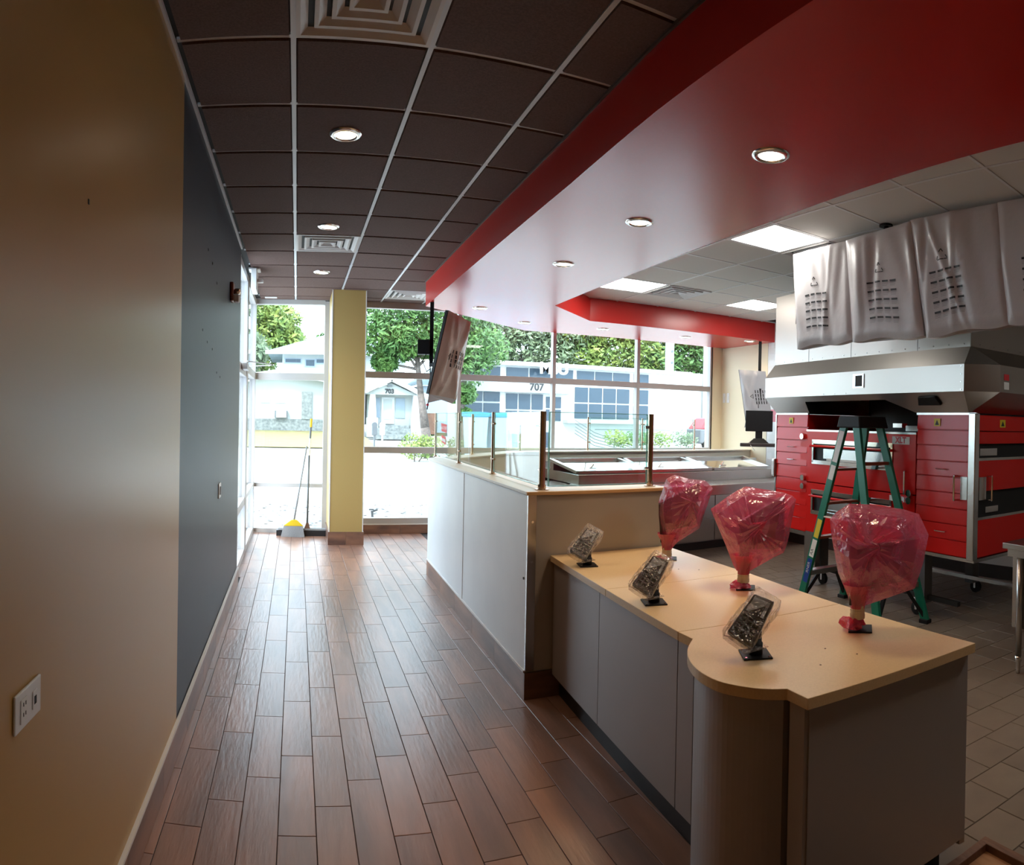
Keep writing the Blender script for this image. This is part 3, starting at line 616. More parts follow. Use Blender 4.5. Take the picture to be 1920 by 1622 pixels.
# ------------------------------------------------------------------ card readers in clear bags
def view_rz(x, y): return -math.atan2(x, y)
def card_reader(loc, label):
    t = thing('card_terminal', label, 'card terminal', loc, view_rz(loc[0], loc[1]), 'bagged card terminals on the counter')
    pl = MB(); c = math.radians(38); s_ = 0.052
    pts = [(s_ * 1.414 * math.cos(c + k * math.pi / 2 + 0.35), s_ * 1.414 * math.sin(c + k * math.pi / 2 + 0.35)) for k in range(4)]
    pl.prism(pts, 0, 0.006).build('base_plate', 'blk', t, bevel=0.002)
    for px, py in pts: MB().lathe([(0.005, 0.006), (0.004, 0.008)], c=(px * 0.8, py * 0.8, 0), n=10).build('screw', 'chrome', t)
    MB().lathe([(0.026, 0.006), (0.026, 0.045), (0.022, 0.046), (0.022, 0.085)], n=18).build('stem', 'blk', t, smooth=True)
    f4 = [(-0.100, -0.045, 0.098), (-0.010, -0.075, 0.052), (0.066, 0.020, 0.188), (-0.008, 0.045, 0.208)]      # bl br tr tl
    nn = (Vector(f4[1]) - Vector(f4[0])).cross(Vector(f4[3]) - Vector(f4[0])).normalized()
    if nn.y > 0: nn = -nn
    bk = [tuple(Vector(q) - nn * 0.036) for q in f4]
    bd = MB().hexa(bk, f4).build('terminal_body', 'term', t, fix=True, bevel=0.006)
    def onf(u, v, e): 
        a, b, c_, d = map(Vector, f4); return tuple(a * (1 - u) * (1 - v) + b * u * (1 - v) + c_ * u * v + d * (1 - u) * v + nn * e)
    MB().hexa([onf(.12, .58, -.002), onf(.88, .58, -.002), onf(.88, .92, -.002), onf(.12, .92, -.002)], [onf(.12, .58, .001), onf(.88, .58, .001), onf(.88, .92, .001), onf(.12, .92, .001)]).build('screen', 'inkg', bd, fix=True)
    kb = MB()
    for i in range(3):
        for j in range(4):
            u0, v0 = .14 + i * .26, .10 + j * .11; kb.hexa([onf(u0, v0, -.001), onf(u0 + .2, v0, -.001), onf(u0 + .2, v0 + .07, -.001), onf(u0, v0 + .07, -.001)], [onf(u0, v0, .003), onf(u0 + .2, v0, .003), onf(u0 + .2, v0 + .07, .003), onf(u0, v0 + .07, .003)])
    kb.build('keypad', 'blk', bd, fix=True)['kind'] = 'stuff'
    # loose clear bag: rounded, creased shell round the body
    rnd = random.Random(5); cc = sum((Vector(q) for q in f4 + bk), Vector()) / 8
    ax = (Vector(f4[1]) - Vector(f4[0])).normalized(); ay = (Vector(f4[3]) - Vector(f4[0])).normalized()
    bag = MB(); N, K = 26, 12; vs = []
    for k in range(K + 1):
        v = -1.12 + 2.24 * k / K
        for i in range(N):
            a = 2 * math.pi * i / N; ca_, sa_ = math.cos(a), math.sin(a)
            e_ = 0.32; sx = math.copysign(abs(ca_) ** e_, ca_); sy = math.copysign(abs(sa_) ** e_, sa_)
            sh = 1.0 if abs(v) < 0.95 else 0.86
            cr = 1 + rnd.uniform(-0.10, 0.20)
            p = cc + ax * (sx * 0.054 * cr * sh) + ay * (v * 0.098) + nn * (sy * 0.025 * cr * sh)
            vs.append(p)
    bag.add(vs, [(k * N + i, k * N + (i + 1) % N, (k + 1) * N + (i + 1) % N, (k + 1) * N + i) for k in range(K) for i in range(N)] + [tuple(range(K * N, K * N + N))])
    # skirt gathered to the stem
    low = [cc + ax * (0.02 * math.cos(2 * math.pi * i / N)) + Vector((0.02, 0, -0.085)) + Vector((0.024 * math.cos(2 * math.pi * i / N), 0.024 * math.sin(2 * math.pi * i / N), 0)) for i in range(N)]
    o0 = len(bag.v); bag.v += [tuple(q) for q in low]; bag.f += [(i, (i + 1) % N, o0 + (i + 1) % N, o0 + i) for i in range(N)]
    bag.build('clear_bag', 'clear', t)
    return t
c3 = card_reader((1.512, 1.737, CT), 'clear-bagged card terminal nearest the viewer on the rounded counter bump')
copy_tree(c3, (1.556, 2.494, CT), view_rz(1.556, 2.494), 'clear-bagged card terminal in the middle of the counter front edge')
copy_tree(c3, (1.608, 3.299, CT), view_rz(1.608, 3.299), 'clear-bagged card terminal at the far end of the counter by the partition')

# ------------------------------------------------------------------ till screens in pink bags
def till(loc, label, sil, slab, post, seed, neck):
    t = thing('pos_terminal', label, 'till screen', loc, view_rz(loc[0], loc[1]), 'till screens wrapped in pink bags')
    rnd = random.Random(seed)
    MB().box(-0.035, 0.06, -0.05, 0.05, 0, 0.006).build('base_plate', 'blk', t, bevel=0.002)
    MB().lathe([(0.016, 0.006), (0.016, 0.11)], n=14).build('stem', 'blk', t, smooth=True)
    MB().hexa([(post[0] - .02, -.02, .10), (post[0] + .025, -.02, .10), (post[0] + .025, .02, .10), (post[0] - .02, .02, .10)], [(post[1] - .025, -.015, post[2]), (post[1] + .03, -.015, post[2]), (post[1] + .03, .03, post[2]), (post[1] - .025, .03, post[2])]).build('stand', 'pos', t, fix=True, bevel=0.004)
    f = [Vector((u, d, z)) for u, d, z in slab]; n = (f[1] - f[0]).cross(f[3] - f[0]).normalized(); n = -n if n.y > 0 else n
    MB().hexa([tuple(q - n * 0.035) for q in f], [tuple(q) for q in f]).build('screen_housing', 'pos', t, fix=True, bevel=0.006)
    # bag: outline plus raised creased facets front and back
    n_ = len(sil); C = Vector((sum(q[0] for q in sil) / n_, 0, sum(q[1] for q in sil) / n_))
    fine = []
    for i in range(n_):
        p, q = Vector((sil[i][0], 0, sil[i][1])), Vector((sil[(i + 1) % n_][0], 0, sil[(i + 1) % n_][1]))
        for j in range(3): fine.append(p.lerp(q, j / 3))
    m = len(fine); b = MB(); rings = [(-1, 0.16, -0.128), (-1, 0.36, -0.124), (-1, 0.58, -0.112), (-1, 0.82, -0.075), (0, 1.0, 0.0), (1, 0.82, 0.075), (1, 0.5, 0.105), (1, 0.2, 0.115)]; LR = len(rings) - 1
    vs = []; sh_ = (rnd.uniform(-.03, .06), rnd.uniform(.0, .07)); grp = [rnd.uniform(-.016, .016) for _ in range(99)]
    for s_, k, dy in rings:
        for i, q in enumerate(fine):
            v = C + (q - C) * k + (Vector((sh_[0] * (1 - k), 0, sh_[1] * (1 - k)))); w = max(0.28, min(1, (v.z - neck) / 0.16)) if v.z < neck + 0.16 else 1.0
            vs.append((v.x + rnd.uniform(-.004, .004) * (k < 1), dy * w + (grp[i // 4 + int(k * 10)] * min(1, k * 2.2) + rnd.uniform(-.006, .006)) * (k < 1), v.z + rnd.uniform(-.004, .004) * (k < 1)))
    fs = [(r * m + i, r * m + (i + 1) % m, (r + 1) * m + (i + 1) % m, (r + 1) * m + i) for r in range(len(rings) - 1) for i in range(m)]
    ox, oz = rnd.uniform(.02, .07), rnd.uniform(.03, .08); vs += [(C.x + ox, -0.130, C.z + oz), (C.x - ox, 0.118, C.z + oz)]; a0, a1 = len(vs) - 2, len(vs) - 1
    fs += [(a0, (i + 1) % m, i) for i in range(m)] + [(a1, LR * m + i, LR * m + (i + 1) % m) for i in range(m)]
    b.add(vs, fs); b.build('pink_bag', 'pink', t)
    nk = MB(); N0 = 16; nv = []
    for r, z in ((0.029, neck - 0.012), (0.031, neck + 0.012), (0.040, neck + 0.045), (0.060, neck + 0.085)):
        for i in range(N0): a = 2 * math.pi * i / N0; rr = r * (1 + 0.10 * rnd.uniform(-1, 1)); nv.append((rr * math.cos(a), rr * math.sin(a), z))
    nk.add(nv, [(k * N0 + i, k * N0 + (i + 1) % N0, (k + 1) * N0 + (i + 1) % N0, (k + 1) * N0 + i) for k in range(3) for i in range(N0)]); nk.build('bag_neck', 'pinkd', t)
    # tape wraps and gathered skirt
    for k, zz in enumerate((neck - 0.045, neck - 0.028, neck - 0.01)):
        MB().lathe([(0.030 - .001 * k, -0.009), (0.031 - .001 * k, 0.009)], c=(0, 0, zz), n=16, closed=False).build('tape_wrap', 'tape', t)
    sk = MB(); N = 18; vs = []
    for k, (r, z) in enumerate(((0.028, neck - 0.05), (0.040, neck - 0.062), (0.050, neck - 0.078), (0.036, max(0.008, neck - 0.098)))):
        for i in range(N): 
            rr = r * (1 + 0.35 * rnd.uniform(-1, 1)); a = 2 * math.pi * i / N; vs.append((rr * math.cos(a) - 0.022, rr * math.sin(a) - 0.006, max(0.008, z + rnd.uniform(-.006, .006))))
    sk.add(vs, [(k * N + i, k * N + (i + 1) % N, (k + 1) * N + (i + 1) % N, (k + 1) * N + i) for k in range(3) for i in range(N)]); sk.build('bag_skirt', 'pinkd', t)
    return t
def cv(pts, ax, ay, s): return [((x - ax) / s, (ay - y) / s) for x, y in pts]
till((2.007, 1.684, CT), 'pink-bagged till screen nearest the viewer, largest of the three',
     cv([(345, 90), (560, 95), (950, 140), (1135, 195), (1250, 430), (1190, 760), (1105, 1035), (750, 1160), (545, 1235), (375, 1225), (350, 1130), (235, 870), (150, 450), (130, 270), (200, 190)], 463, 1502, 2782),
     [(0.0, -0.02, 0.16), (0.225, 0.06, 0.175), (0.235, 0.06, 0.36), (0.0, -0.02, 0.335)], (-0.015, -0.01, 0.34), 3, 0.10)
till((2.071, 2.483, CT), 'pink-bagged till screen in the middle, before the ladder',
     cv([(985, 180), (1380, 235), (1480, 270), (1520, 310), (1440, 760), (1400, 880), (1290, 930), (1045, 1075), (905, 1075), (870, 1020), (780, 800), (615, 430), (780, 300), (900, 220)], 977, 1259, 2119),
     [(0.0, -0.03, 0.20), (0.205, 0.05, 0.19), (0.205, 0.05, 0.465), (-0.02, -0.03, 0.335)], (0.0, 0.0, 0.34), 4, 0.085)
till((2.118, 3.26, CT), 'pink-bagged till screen furthest away, against the partition',
     cv([(230, 55), (380, 95), (560, 110), (645, 190), (580, 400), (510, 620), (290, 760), (225, 835), (115, 800), (75, 500), (70, 340), (150, 100)], 169, 949, 1762),
     [(-0.02, -0.03, 0.17), (0.18, 0.05, 0.20), (0.20, 0.05, 0.46), (-0.045, -0.03, 0.34)], (-0.02, -0.03, 0.33), 6, 0.07)

# ------------------------------------------------------------------ pizza prep table, corner table, drawers
pt = thing('prep_table', 'long stainless prep table with three tilted lids before the ledge', 'prep table', (3.2, 6.55, 0))
def PT(x0, x1, y0, y1, z0, z1): return MB().box(x0 - 3.2, x1 - 3.2, y0 - 6.55, y1 - 6.55, z0, z1)
PT(3.29, 6.98, 6.55, 7.30, 0.77, 0.90).build('worktop', 'steel', pt, bevel=0.006)
PT(3.30, 6.75, 7.06, 8.15, 0.90, 1.03).build('raised_rail', 'steel', pt, bevel=0.006)
PT(3.29, 7.0, 8.15, 8.22, 0.0, 1.12).build('backsplash', 'steel', pt)
PT(3.30, 6.98, 7.00, 8.2, 0.10, 0.72).build('cabinet_body', 'steel', pt)
PT(3.30, 6.98, 6.98, 8.2, 0.0, 0.10).build('plinth', 'kick', pt); PT(3.30, 6.98, 7.01, 8.2, 0.72, 0.77).build('shadow_gap', 'kick', pt)
for k, x0 in enumerate((3.32, 4.30, 5.30, 5.92)):
    x1 = (4.29, 5.29, 5.91, 6.96)[k]
    for z0, z1 in ((0.11, 0.40), (0.41, 0.715)):
        d = PT(x0, x1, 6.975, 7.0, z0, z1).build('drawer', 'steel', pt, bevel=0.003)
        xm = (x0 + x1) / 2; MB().path([(xm - 3.2 - 0.07, 0.425, z1 - 0.08), (xm - 3.2 - 0.06, 0.395, z1 - 0.08), (xm - 3.2 + 0.06, 0.395, z1 - 0.08), (xm - 3.2 + 0.07, 0.425, z1 - 0.08)], 0.005).build('handle', 'chrome', d)
XL = [3.30, 4.30, 5.34, 6.43]
for a, b in zip(XL, XL[1:]):
    F0, F1, B0, B1 = [(q[0] - 3.2, q[1] - 6.55, q[2]) for q in ((a + .02, 7.12, 1.055), (b - .02, 7.12, 1.055), (a - .06 + .02, 7.86, 1.165), (b - .02 + .08, 7.86, 1.165))]
    fr = MB()
    for p, q in ((F0, F1), (B0, B1), (F0, B0), (F1, B1)): fr.bar(p, q, 0.05, 0.035)
    lf = fr.build('lid_frame', 'steel', pt)
    sh = 0.02; MB().hexa([Vector(q) - Vector((0, 0, sh)) for q in (F0, F1, B1, B0)], [Vector(q) - Vector((0, 0, sh - 0.006)) for q in (F0, F1, B1, B0)]).build('lid_sheet', 'lid', lf, fix=True)
    m = (Vector(F0) + Vector(F1) + Vector(B0) + Vector(B1)) / 4; m = m.lerp(Vector(F0), 0.45)
    MB().bar(m, m + Vector((0.05, 0.02, 0.05)), 0.02, 0.02).bar(m + Vector((-0.02, 0, 0.0)), m + Vector((0.08, 0, 0.0)), 0.03, 0.012).build('lid_handle', 'steel', lf)
PT(3.28, 6.72, 7.80, 7.90, 1.03, 1.15).build('lid_hinge_rail', 'steel', pt)
ct_ = thing('corner_table', 'low stainless corner table behind the near glass guard', 'work table', (2.5, 6.9, 0))
MB().prism([(-0.80, -1.1), (0.30, -0.55), (0.78, -0.12), (0.78, 0.85), (0.45, 1.0), (-0.80, -0.25)], 0.86, 0.895).build('table_top', 'steel', ct_, fix=True, bevel=0.004)
MB().prism([(-0.78, -1.06), (0.28, -0.52), (0.28, -0.50), (-0.78, -1.03)], 0.74, 0.86).build('apron', 'steel', ct_, fix=True)
for x, y in ((-0.72, -0.95), (0.25, -0.45), (0.7, 0.7), (-0.72, -0.3)): MB().tube((x, y, 0), (x, y, 0.86), 0.022, 12).build('leg', 'steel', ct_)

# ------------------------------------------------------------------ ovens and hood (own frame: x along the front away from the viewer, y into the depth)
OA = math.atan2(2.85, 0.4)
ov = thing('conveyor_oven', 'red double-deck conveyor oven with slatted end towers under a steel hood', 'oven', (4.6, 2.75, 0), OA)
# local +x runs along the front (away); local -y points to the back wall
def OV(s0, s1, d0, d1, z0, z1): return MB().box(s0, s1, -d1, -d0, z0, z1)
def tower(s0, s1, d0, d1, zb, zt, n, handles, front=True):
    OV(s0, s1, d0 + 0.012, d1, zb, zt).build('tower_core', 'ored', ov)
    h = (zt - zb) / n
    for k in range(n):
        z0 = zb + k * h + 0.004; z1 = zb + (k + 1) * h - 0.003
        a = MB(); a.hexa([(s0 + .004, -(d0 + .012), z0), (s1 - .004, -(d0 + .012), z0), (s1 - .004, -(d0 - .004), z0 + 0.0), (s0 + .004, -(d0 - .004), z0)], [(s0 + .004, -(d0 + .012), z1), (s1 - .004, -(d0 + .012), z1), (s1 - .004, -(d0 + .004), z1), (s0 + .004, -(d0 + .004), z1)])
        sl = a.build('slat', 'ored', ov, fix=True, bevel=0.003)
        if k in handles: MB().path([((s0 + s1) / 2 - .07, -(d0 - .002), z0 + .06), ((s0 + s1) / 2 - .065, -(d0 - .022), z0 + .06), ((s0 + s1) / 2 + .045, -(d0 - .022), z0 + .06), ((s0 + s1) / 2 + .05, -(d0 - .002), z0 + .06)], 0.005).build('handle', 'chrome', sl)
tower(-0.05, 0.535, 0.0, 1.05, 0.615, 1.80, 9, (1, 5)); tower(2.12, 2.70, 0.0, 1.05, 0.55, 1.80, 9, (5, 6))
OV(-0.125, -0.052, -0.012, 0.05, 0.60, 1.812).build('corner_post', 'steel', ov, bevel=0.006)
OV(2.70, 2.725, -0.005, 0.05, 0.52, 1.80).build('corner_post', 'steel', ov, bevel=0.004)
OV(-0.125, 0.56, 0.0, 1.05, 0.585, 0.612).build('base_rail', 'steel', ov); OV(2.12, 2.72, 0.0, 1.05, 0.52, 0.55).build('base_rail', 'steel', ov)
OV(-0.125, 0.54, -0.003, 0.02, 1.797, 1.815).build('top_rail', 'steel', ov); OV(2.12, 2.72, -0.003, 0.02, 1.797, 1.815).build('top_rail', 'steel', ov)
# near end face: red panels with two conveyor openings
for z0, z1, m_ in ((0.62, 0.93, 'ored'), (1.165, 1.42, 'ored'), (1.56, 1.66, 'ored'), (1.668, 1.79, 'ored')): OV(-0.118, -0.05, 0.055, 1.05, z0, z1).build('end_panel', m_, ov, bevel=0.003)
for z0, z1 in ((0.93, 1.165), (1.42, 1.56)):
    OV(-0.090, -0.05, 0.055, 1.05, z0, z1).build('conveyor_opening', 'dark', ov)
    OV(-0.118, -0.09, 0.055, 1.05, z0, z0 + 0.022).build('opening_sill', 'steel', ov)
OV(-0.10, -0.091, 0.09, 0.33, 1.46, 1.52).build('inner_panel', 'steel', ov); OV(-0.10, -0.091, 0.18, 0.36, 0.98, 1.03).build('inner_panel', 'steel', ov)
# door pulls by the post
for s_, dd in ((-0.045, -0.001), (0.56, 0.03)):
    pb = OV(s_ + 0.0, s_ + 0.07, dd - 0.006, dd, 1.095, 1.285).build('pull_plate', 'steel', ov)
    MB().path([(s_ + .10, -(dd - .006), 1.09), (s_ + .10, -(dd - .055), 1.09), (s_ + .10, -(dd - .055), 1.29), (s_ + .10, -(dd - .006), 1.29)], 0.008).build('pull_handle', 'chrome', pb)
pb = OV(-0.126, -0.119, 0.055, 0.15, 1.095, 1.285).build('pull_plate', 'steel', ov); MB().path([(-0.12, -.17, 1.09), (-0.17, -.17, 1.09), (-0.17, -.17, 1.29), (-0.12, -.17, 1.29)], 0.008).build('pull_handle', 'chrome', pb)
pb = OV(2.70, 2.75, -0.03, 0.0, 1.09, 1.30).build('pull_plate', 'steel', ov, bevel=0.01); OV(2.708, 2.742, -0.034, -0.03, 1.115, 1.275).build('pull_insert', 'white', pb)
# two decks
for nm, z0, z1, w0, w1 in (('upper', 1.09, 1.625, 1.295, 1.525), ('lower', 0.565, 1.08, 0.77, 1.003)):
    OV(0.545, 2.24, 0.02, 1.0, z0, z1).build('deck_body', 'ored', ov)
    fp = MB()
    for a0, a1, b0, b1 in ((0.545, 0.84, z0, z1), (2.02, 2.24, z0, z1), (0.84, 2.02, z0, w0), (0.84, 2.02, w1, z1)): fp.box(a0, a1, -0.02, 0.0 - 0.0, b0, b1)
    fp.build('deck_front', 'ored', ov)
    MB().box(0.85, 2.01, -0.022, -0.019, w0, w1).build('window_cavity', 'dark', ov)
    wf = MB()
    for a0, a1, b0, b1 in ((0.83, 2.03, w0 - .012, w0 + .028), (0.83, 2.03, w1 - .03, w1 + .012), (0.83, 0.855, w0, w1), (2.005, 2.03, w0, w1)): wf.box(a0, a1, -0.001, 0.010, b0, b1)
    wf.build('window_frame', 'chrome', ov)
    MB().tube((0.82, 0.020, w1 - 0.055), (2.045, 0.020, w1 - 0.055), 0.013, 10).build('window_bar', 'ored', ov)
    MB().box(0.86, 1.86, -0.018, -0.010, w0 + .05, w1 - .08).build('conveyor_glimpse', 'steel', ov)
    MB().box(0.86, 1.80, -0.018, -0.004, w0 + .03, w0 + .055).build('conveyor_rod', 'chrome', ov)
    for s_ in ((0.60, 1.10 if nm == 'upper' else 1.035), (2.17, 1.125 if nm == 'upper' else 1.035)) + (((2.19, 1.565),) if nm == 'upper' else ()):
        MB().tube((s_[0], 0, s_[1] + 0.0), (s_[0], 0.03, s_[1]), 0.032, 18).build('knob', 'chrome', ov)
    lp = MB().box(0.62, 0.86 if nm == 'lower' else 0.84, 0.001, 0.004, 1.012 if nm == 'lower' else 1.53, 1.062 if nm == 'lower' else 1.60).build('name_plate', 'paper', ov)
    text_obj('name_lettering', 'XLT', 0.075, 'rlabel', lp, (0.71 if nm == 'lower' else 0.73, 0.0055, 1.037 if nm == 'lower' else 1.565), (math.radians(90), 0, math.radians(180)), bold=.003)
OV(0.545, 2.14, -0.002, 0.9, 1.622, 1.64).build('deck_top_rail', 'steel', ov)
for s_, w_ in ((0.62, 0.18), (0.87, 0.12), (0.66, 0.16)): OV(s_, s_ + w_, 0.15, 0.22, 1.65 + 0.03 * (s_ > .8), 1.70 + 0.02 * (s_ > .8)).build('top_bracket', 'steel', ov)
# stand
for s_, dd in ((0.50, 0.10), (0.66, 1.0), (2.0, 0.12), (2.0, 0.95)): OV(s_, s_ + 0.10, dd, dd + 0.10, 0.12, 0.60).build('stand_leg', 'meter', ov)
OV(-0.10, 2.5, 0.85, 0.90, 0.20, 0.235).build('stand_rail', 'steel', ov); MB().bar((-0.10, -0.86, 0.22), (0.06, -0.86, 0.58), 0.03, 0.03).build('stand_brace', 'steel', ov)
OV(0.15, 2.2, 0.14, 0.18, 0.15, 0.19).build('stand_rail', 'dark', ov); OV(1.95, 2.14, 0.0, 0.06, 0.09, 0.565).build('stand_side', 'steel', ov); OV(2.1, 2.5, 0.02, 0.08, 0.50, 0.56).build('under_bracket', 'steel', ov)
for s_, dd in ((0.60, 0.12), (0.71, 1.12), (2.0, 0.15), (2.0, 0.95)):
    cs = MB().tube((s_, -dd - 0.018, 0.062), (s_, -dd + 0.018, 0.062), 0.06, 20).build('caster_wheel', 'blk', ov)
    MB().box(s_ - .03, s_ + .03, -dd - 0.028, -dd + 0.028, 0.118, 0.16).box(s_ - .012, s_ + .012, -dd + .019, -dd + .026, .05, .12).build('caster_fork', 'chrome', cs)
# warning labels
for s_ in (0.30, 2.42):
    wl_ = OV(s_ - .04, s_ + .03, -0.008, -0.004, 1.70, 1.765).build('warning_label', 'ylabel', ov); MB().add([(s_ - .028, 0.009, 1.71), (s_ + .018, 0.009, 1.71), (s_ - .005, 0.009, 1.755)], [(0, 1, 2)]).build('warning_sign', 'ink', wl_)
wl_ = MB().box(-0.1195, -0.1182, -0.42, -0.34, 1.70, 1.765).build('warning_label', 'ylabel', ov); MB().add([(-0.120, -0.405, 1.71), (-0.120, -0.355, 1.71), (-0.120, -0.38, 1.755)], [(0, 1, 2)]).build('warning_sign', 'ink', wl_)

hd = thing('extraction_hood', 'brushed steel extraction hood with angled band above the red ovens', 'hood', (4.6, 2.75, 0), OA)
def ring(off, ch, offs=None):   # plan outline, chamfered front corners; off = outwards from the oven outline
    offs = off if offs is None else offs
    s0, s1, d0, d1 = -0.05 - offs, 2.72 + offs, 0.0 - off, 1.55
    return [(s0, -d1), (s0, -(d0 + ch)), (s0 + ch, -d0), (s1 - ch, -d0), (s1, -(d0 + ch)), (s1, -d1)]
def loft(r0, z0, r1, z1, nm, skip=()):
    n = len(r0); a = MB(); ks = [i for i in range(n - 1) if i not in skip]; js = sorted(set(ks + [k + 1 for k in ks])); m = len(js)
    a.add([(*r0[j], z0) for j in js] + [(*r1[j], z1) for j in js], [(i, i + 1, m + i + 1, m + i) for i in range(m - 1)]); return a.build(nm, 'steelh', hd)
Rb, Rm, Rt = ring(0.0, 0.006), ring(0.13, 0.21, 0.25), ring(0.02, 0.006)
for i, nm in ((0, 'end_skirt'), (1, 'skirt_corner'), (3, 'skirt_corner'), (4, 'end_skirt')): loft(Rb, 1.815, Rm, 1.985, nm, [k for k in range(5) if k != i])
# front skirt, cut away in the middle
a = MB(); b0, b1 = Rb[2], Rb[3]; m0, m1 = Rm[2], Rm[3]
def sk(s, z): t = (z - 1.815) / 0.17; return (s, b0[1] + (m0[1] - b0[1]) * t, z)
a.quad(sk(b0[0], 1.815), sk(0.55, 1.815), sk(0.86, 1.93), sk(0.86, 1.985), sk(m0[0], 1.985)); a.quad(sk(0.86, 1.93), sk(2.06, 1.93), sk(2.06, 1.985), sk(0.86, 1.985)); a.quad(sk(2.06, 1.93), sk(2.10, 1.815), sk(b1[0], 1.815), sk(m1[0], 1.985), sk(2.06, 1.985)); a.build('front_skirt', 'steelh', hd)
bd_ = loft(Rm, 1.985, Rm, 2.205, 'band'); loft(Rm, 2.205, Rt, 2.36, 'upper_slope')
MB().prism([(x, y) for x, y in Rt], 2.36, 3.13).build('casing', 'steelh', hd, fix=True)
MB().prism([(x, y) for x, y in ring(-0.2, 0.01)], 2.30, 2.34).build('hood_ceiling', 'dark', hd, fix=True)
MB().box(-0.06, 2.75, -1.5, -1.46, 1.4, 2.34).build('hood_back', 'dark', hd)
for s_ in (0.53, 1.42, 2.1): MB().box(s_ - .002, s_ + .002, 0.0195, 0.0215, 2.36, 3.13).build('casing_seam', 'ink', hd)
rv = MB()
for k in range(17): s_ = 0.0 + k * 0.17; rv.tube((s_, 0.02, 2.385), (s_, 0.025, 2.385), 0.006, 8)
for k in range(4): rv.tube((-0.06, 0.13, 2.0 + k * .063), (-0.06, 0.134, 2.0 + k * .063), 0.006, 8)
for k in range(3): rv.tube((1.36 + .17 * k, 0.13, 2.0), (1.36 + .17 * k, 0.134, 2.0), 0.006, 8)
for k in range(6): rv.tube((-0.075, -0.1 - .2 * k, 2.385), (-0.07, -0.1 - .2 * k, 2.385), 0.006, 8)
rv.build('rivet', 'steel', hd)['kind'] = 'stuff'
cp = MB().box(1.10, 1.25, 0.13, 0.138, 2.045, 2.175).build('gauge_frame', 'chrome', hd); MB().box(1.122, 1.215, 0.138, 0.141, 2.058, 2.162).build('gauge_screen', 'dark', cp)
cq = MB().hexa([sk(0.20, 1.885), sk(0.46, 1.885), sk(0.42, 1.955), sk(0.22, 1.955)], [(x, y + 0.02, z - 0.012) for x, y, z in (sk(0.20, 1.885), sk(0.46, 1.885), sk(0.42, 1.955), sk(0.22, 1.955))]).build('control_panel', 'blk', hd, fix=True, bevel=0.006)
MB().box(-0.303, -0.3005, -0.20, -0.13, 2.085, 2.135).build('red_label', 'rlabel', hd); MB().box(-0.303, -0.3005, -0.20, -0.13, 2.01, 2.07).build('white_label', 'paper', hd)

# ------------------------------------------------------------------ stepladder
ld = thing('stepladder', 'green fibreglass stepladder with black cap standing before the red oven', 'ladder', (4.47, 3.75, 0))
def LV(x, y, z=0): return Vector((x - 4.47, y - 3.75, z))
A, B, C, D = LV(4.25, 4.27), LV(4.78, 4.20), LV(4.20, 3.30), LV(4.64, 3.13)
zt = 1.70
tA, tB, tC, tD = LV(4.335, 3.83, zt), LV(4.62, 3.82, zt), LV(4.30, 3.66, zt), LV(4.58, 3.63, zt)
for f0, t0 in ((A, tA), (B, tB), (C, tC), (D, tD)): MB().bar(f0 + Vector((0, 0, .02)), t0, 0.032, 0.075, up=(0, 1, 0)).build('rail', 'green', ld, bevel=0.003)
def at(f0, t0, z): return f0.lerp(t0, z / zt)
for z in (0.66, 0.98, 1.29): MB().bar(at(A, tA, z), at(B, tB, z), 0.075, 0.022).build('step', 'rust', ld)
for z in (0.95, 1.36): MB().bar(at(C, tC, z), at(D, tD, z), 0.045, 0.028).build('cross_rail', 'rust', ld)
for f0, t0, g0, u0 in ((A, tA, B, tB), (C, tC, D, tD)):
    MB().bar(at(f0, t0, 0.33), at(g0, u0, 0.33), 0.085, 0.045).build('bottom_step', 'steel', ld)
    m1, m2 = at(f0, t0, .31).lerp(at(g0, u0, .31), .28), at(f0, t0, .31).lerp(at(g0, u0, .31), .72)
    MB().bar(m1, at(f0, t0, 0.06), 0.03, 0.03).build('foot_brace', 'blk', ld); MB().bar(m2, at(g0, u0, 0.06), 0.03, 0.03).build('foot_brace', 'blk', ld)
for q in (A, B, C, D): MB().box(q.x - .035, q.x + .035, q.y - .045, q.y + .045, 0, 0.035).build('foot', 'blk', ld, bevel=0.006)
MB().hexa([LV(4.27, 3.60, zt - .03), LV(4.64, 3.57, zt - .03), LV(4.67, 3.88, zt - .03), LV(4.29, 3.89, zt - .03)], [LV(4.28, 3.62, zt + .075), LV(4.62, 3.59, zt + .075), LV(4.65, 3.86, zt + .075), LV(4.30, 3.87, zt + .075)]).build('top_cap', 'blk', ld, bevel=0.01, fix=True)
MB().bar(at(A, tA, .86), at(C, tC, .86) , 0.025, 0.012).build('spreader', 'ledge', ld); MB().bar(at(B, tB, .86), at(D, tD, .86), 0.025, 0.012).build('spreader', 'ledge', ld)
def sticker(z0, z1, mat, nm, w=0.055):
    p, q = at(A, tA, z0), at(A, tA, z1); v = Vector((-0.0, -0.0405, 0)); r = Vector((0.018, 0, 0))
    nrm = Vector((-1, -0.15, 0)).normalized(); off = nrm * 0.0175; yv = Vector((0, w / 2, 0.006))
    return MB().quad(p + off - yv, p + off + yv, q + off + yv, q + off - yv).build(nm, mat, ld)
for z0, z1, mat, nm in ((1.36, 1.64, 'paper', 'white_label'), (1.20, 1.33, 'paper', 'white_label'), (0.66, 0.83, 'ylabel', 'yellow_label'), (0.48, 0.64, 'paper', 'barcode_label'), (0.24, 0.46, 'blabel', 'blue_label')): sticker(z0, z1, mat, nm)
dirA = (tA - A).normalized()
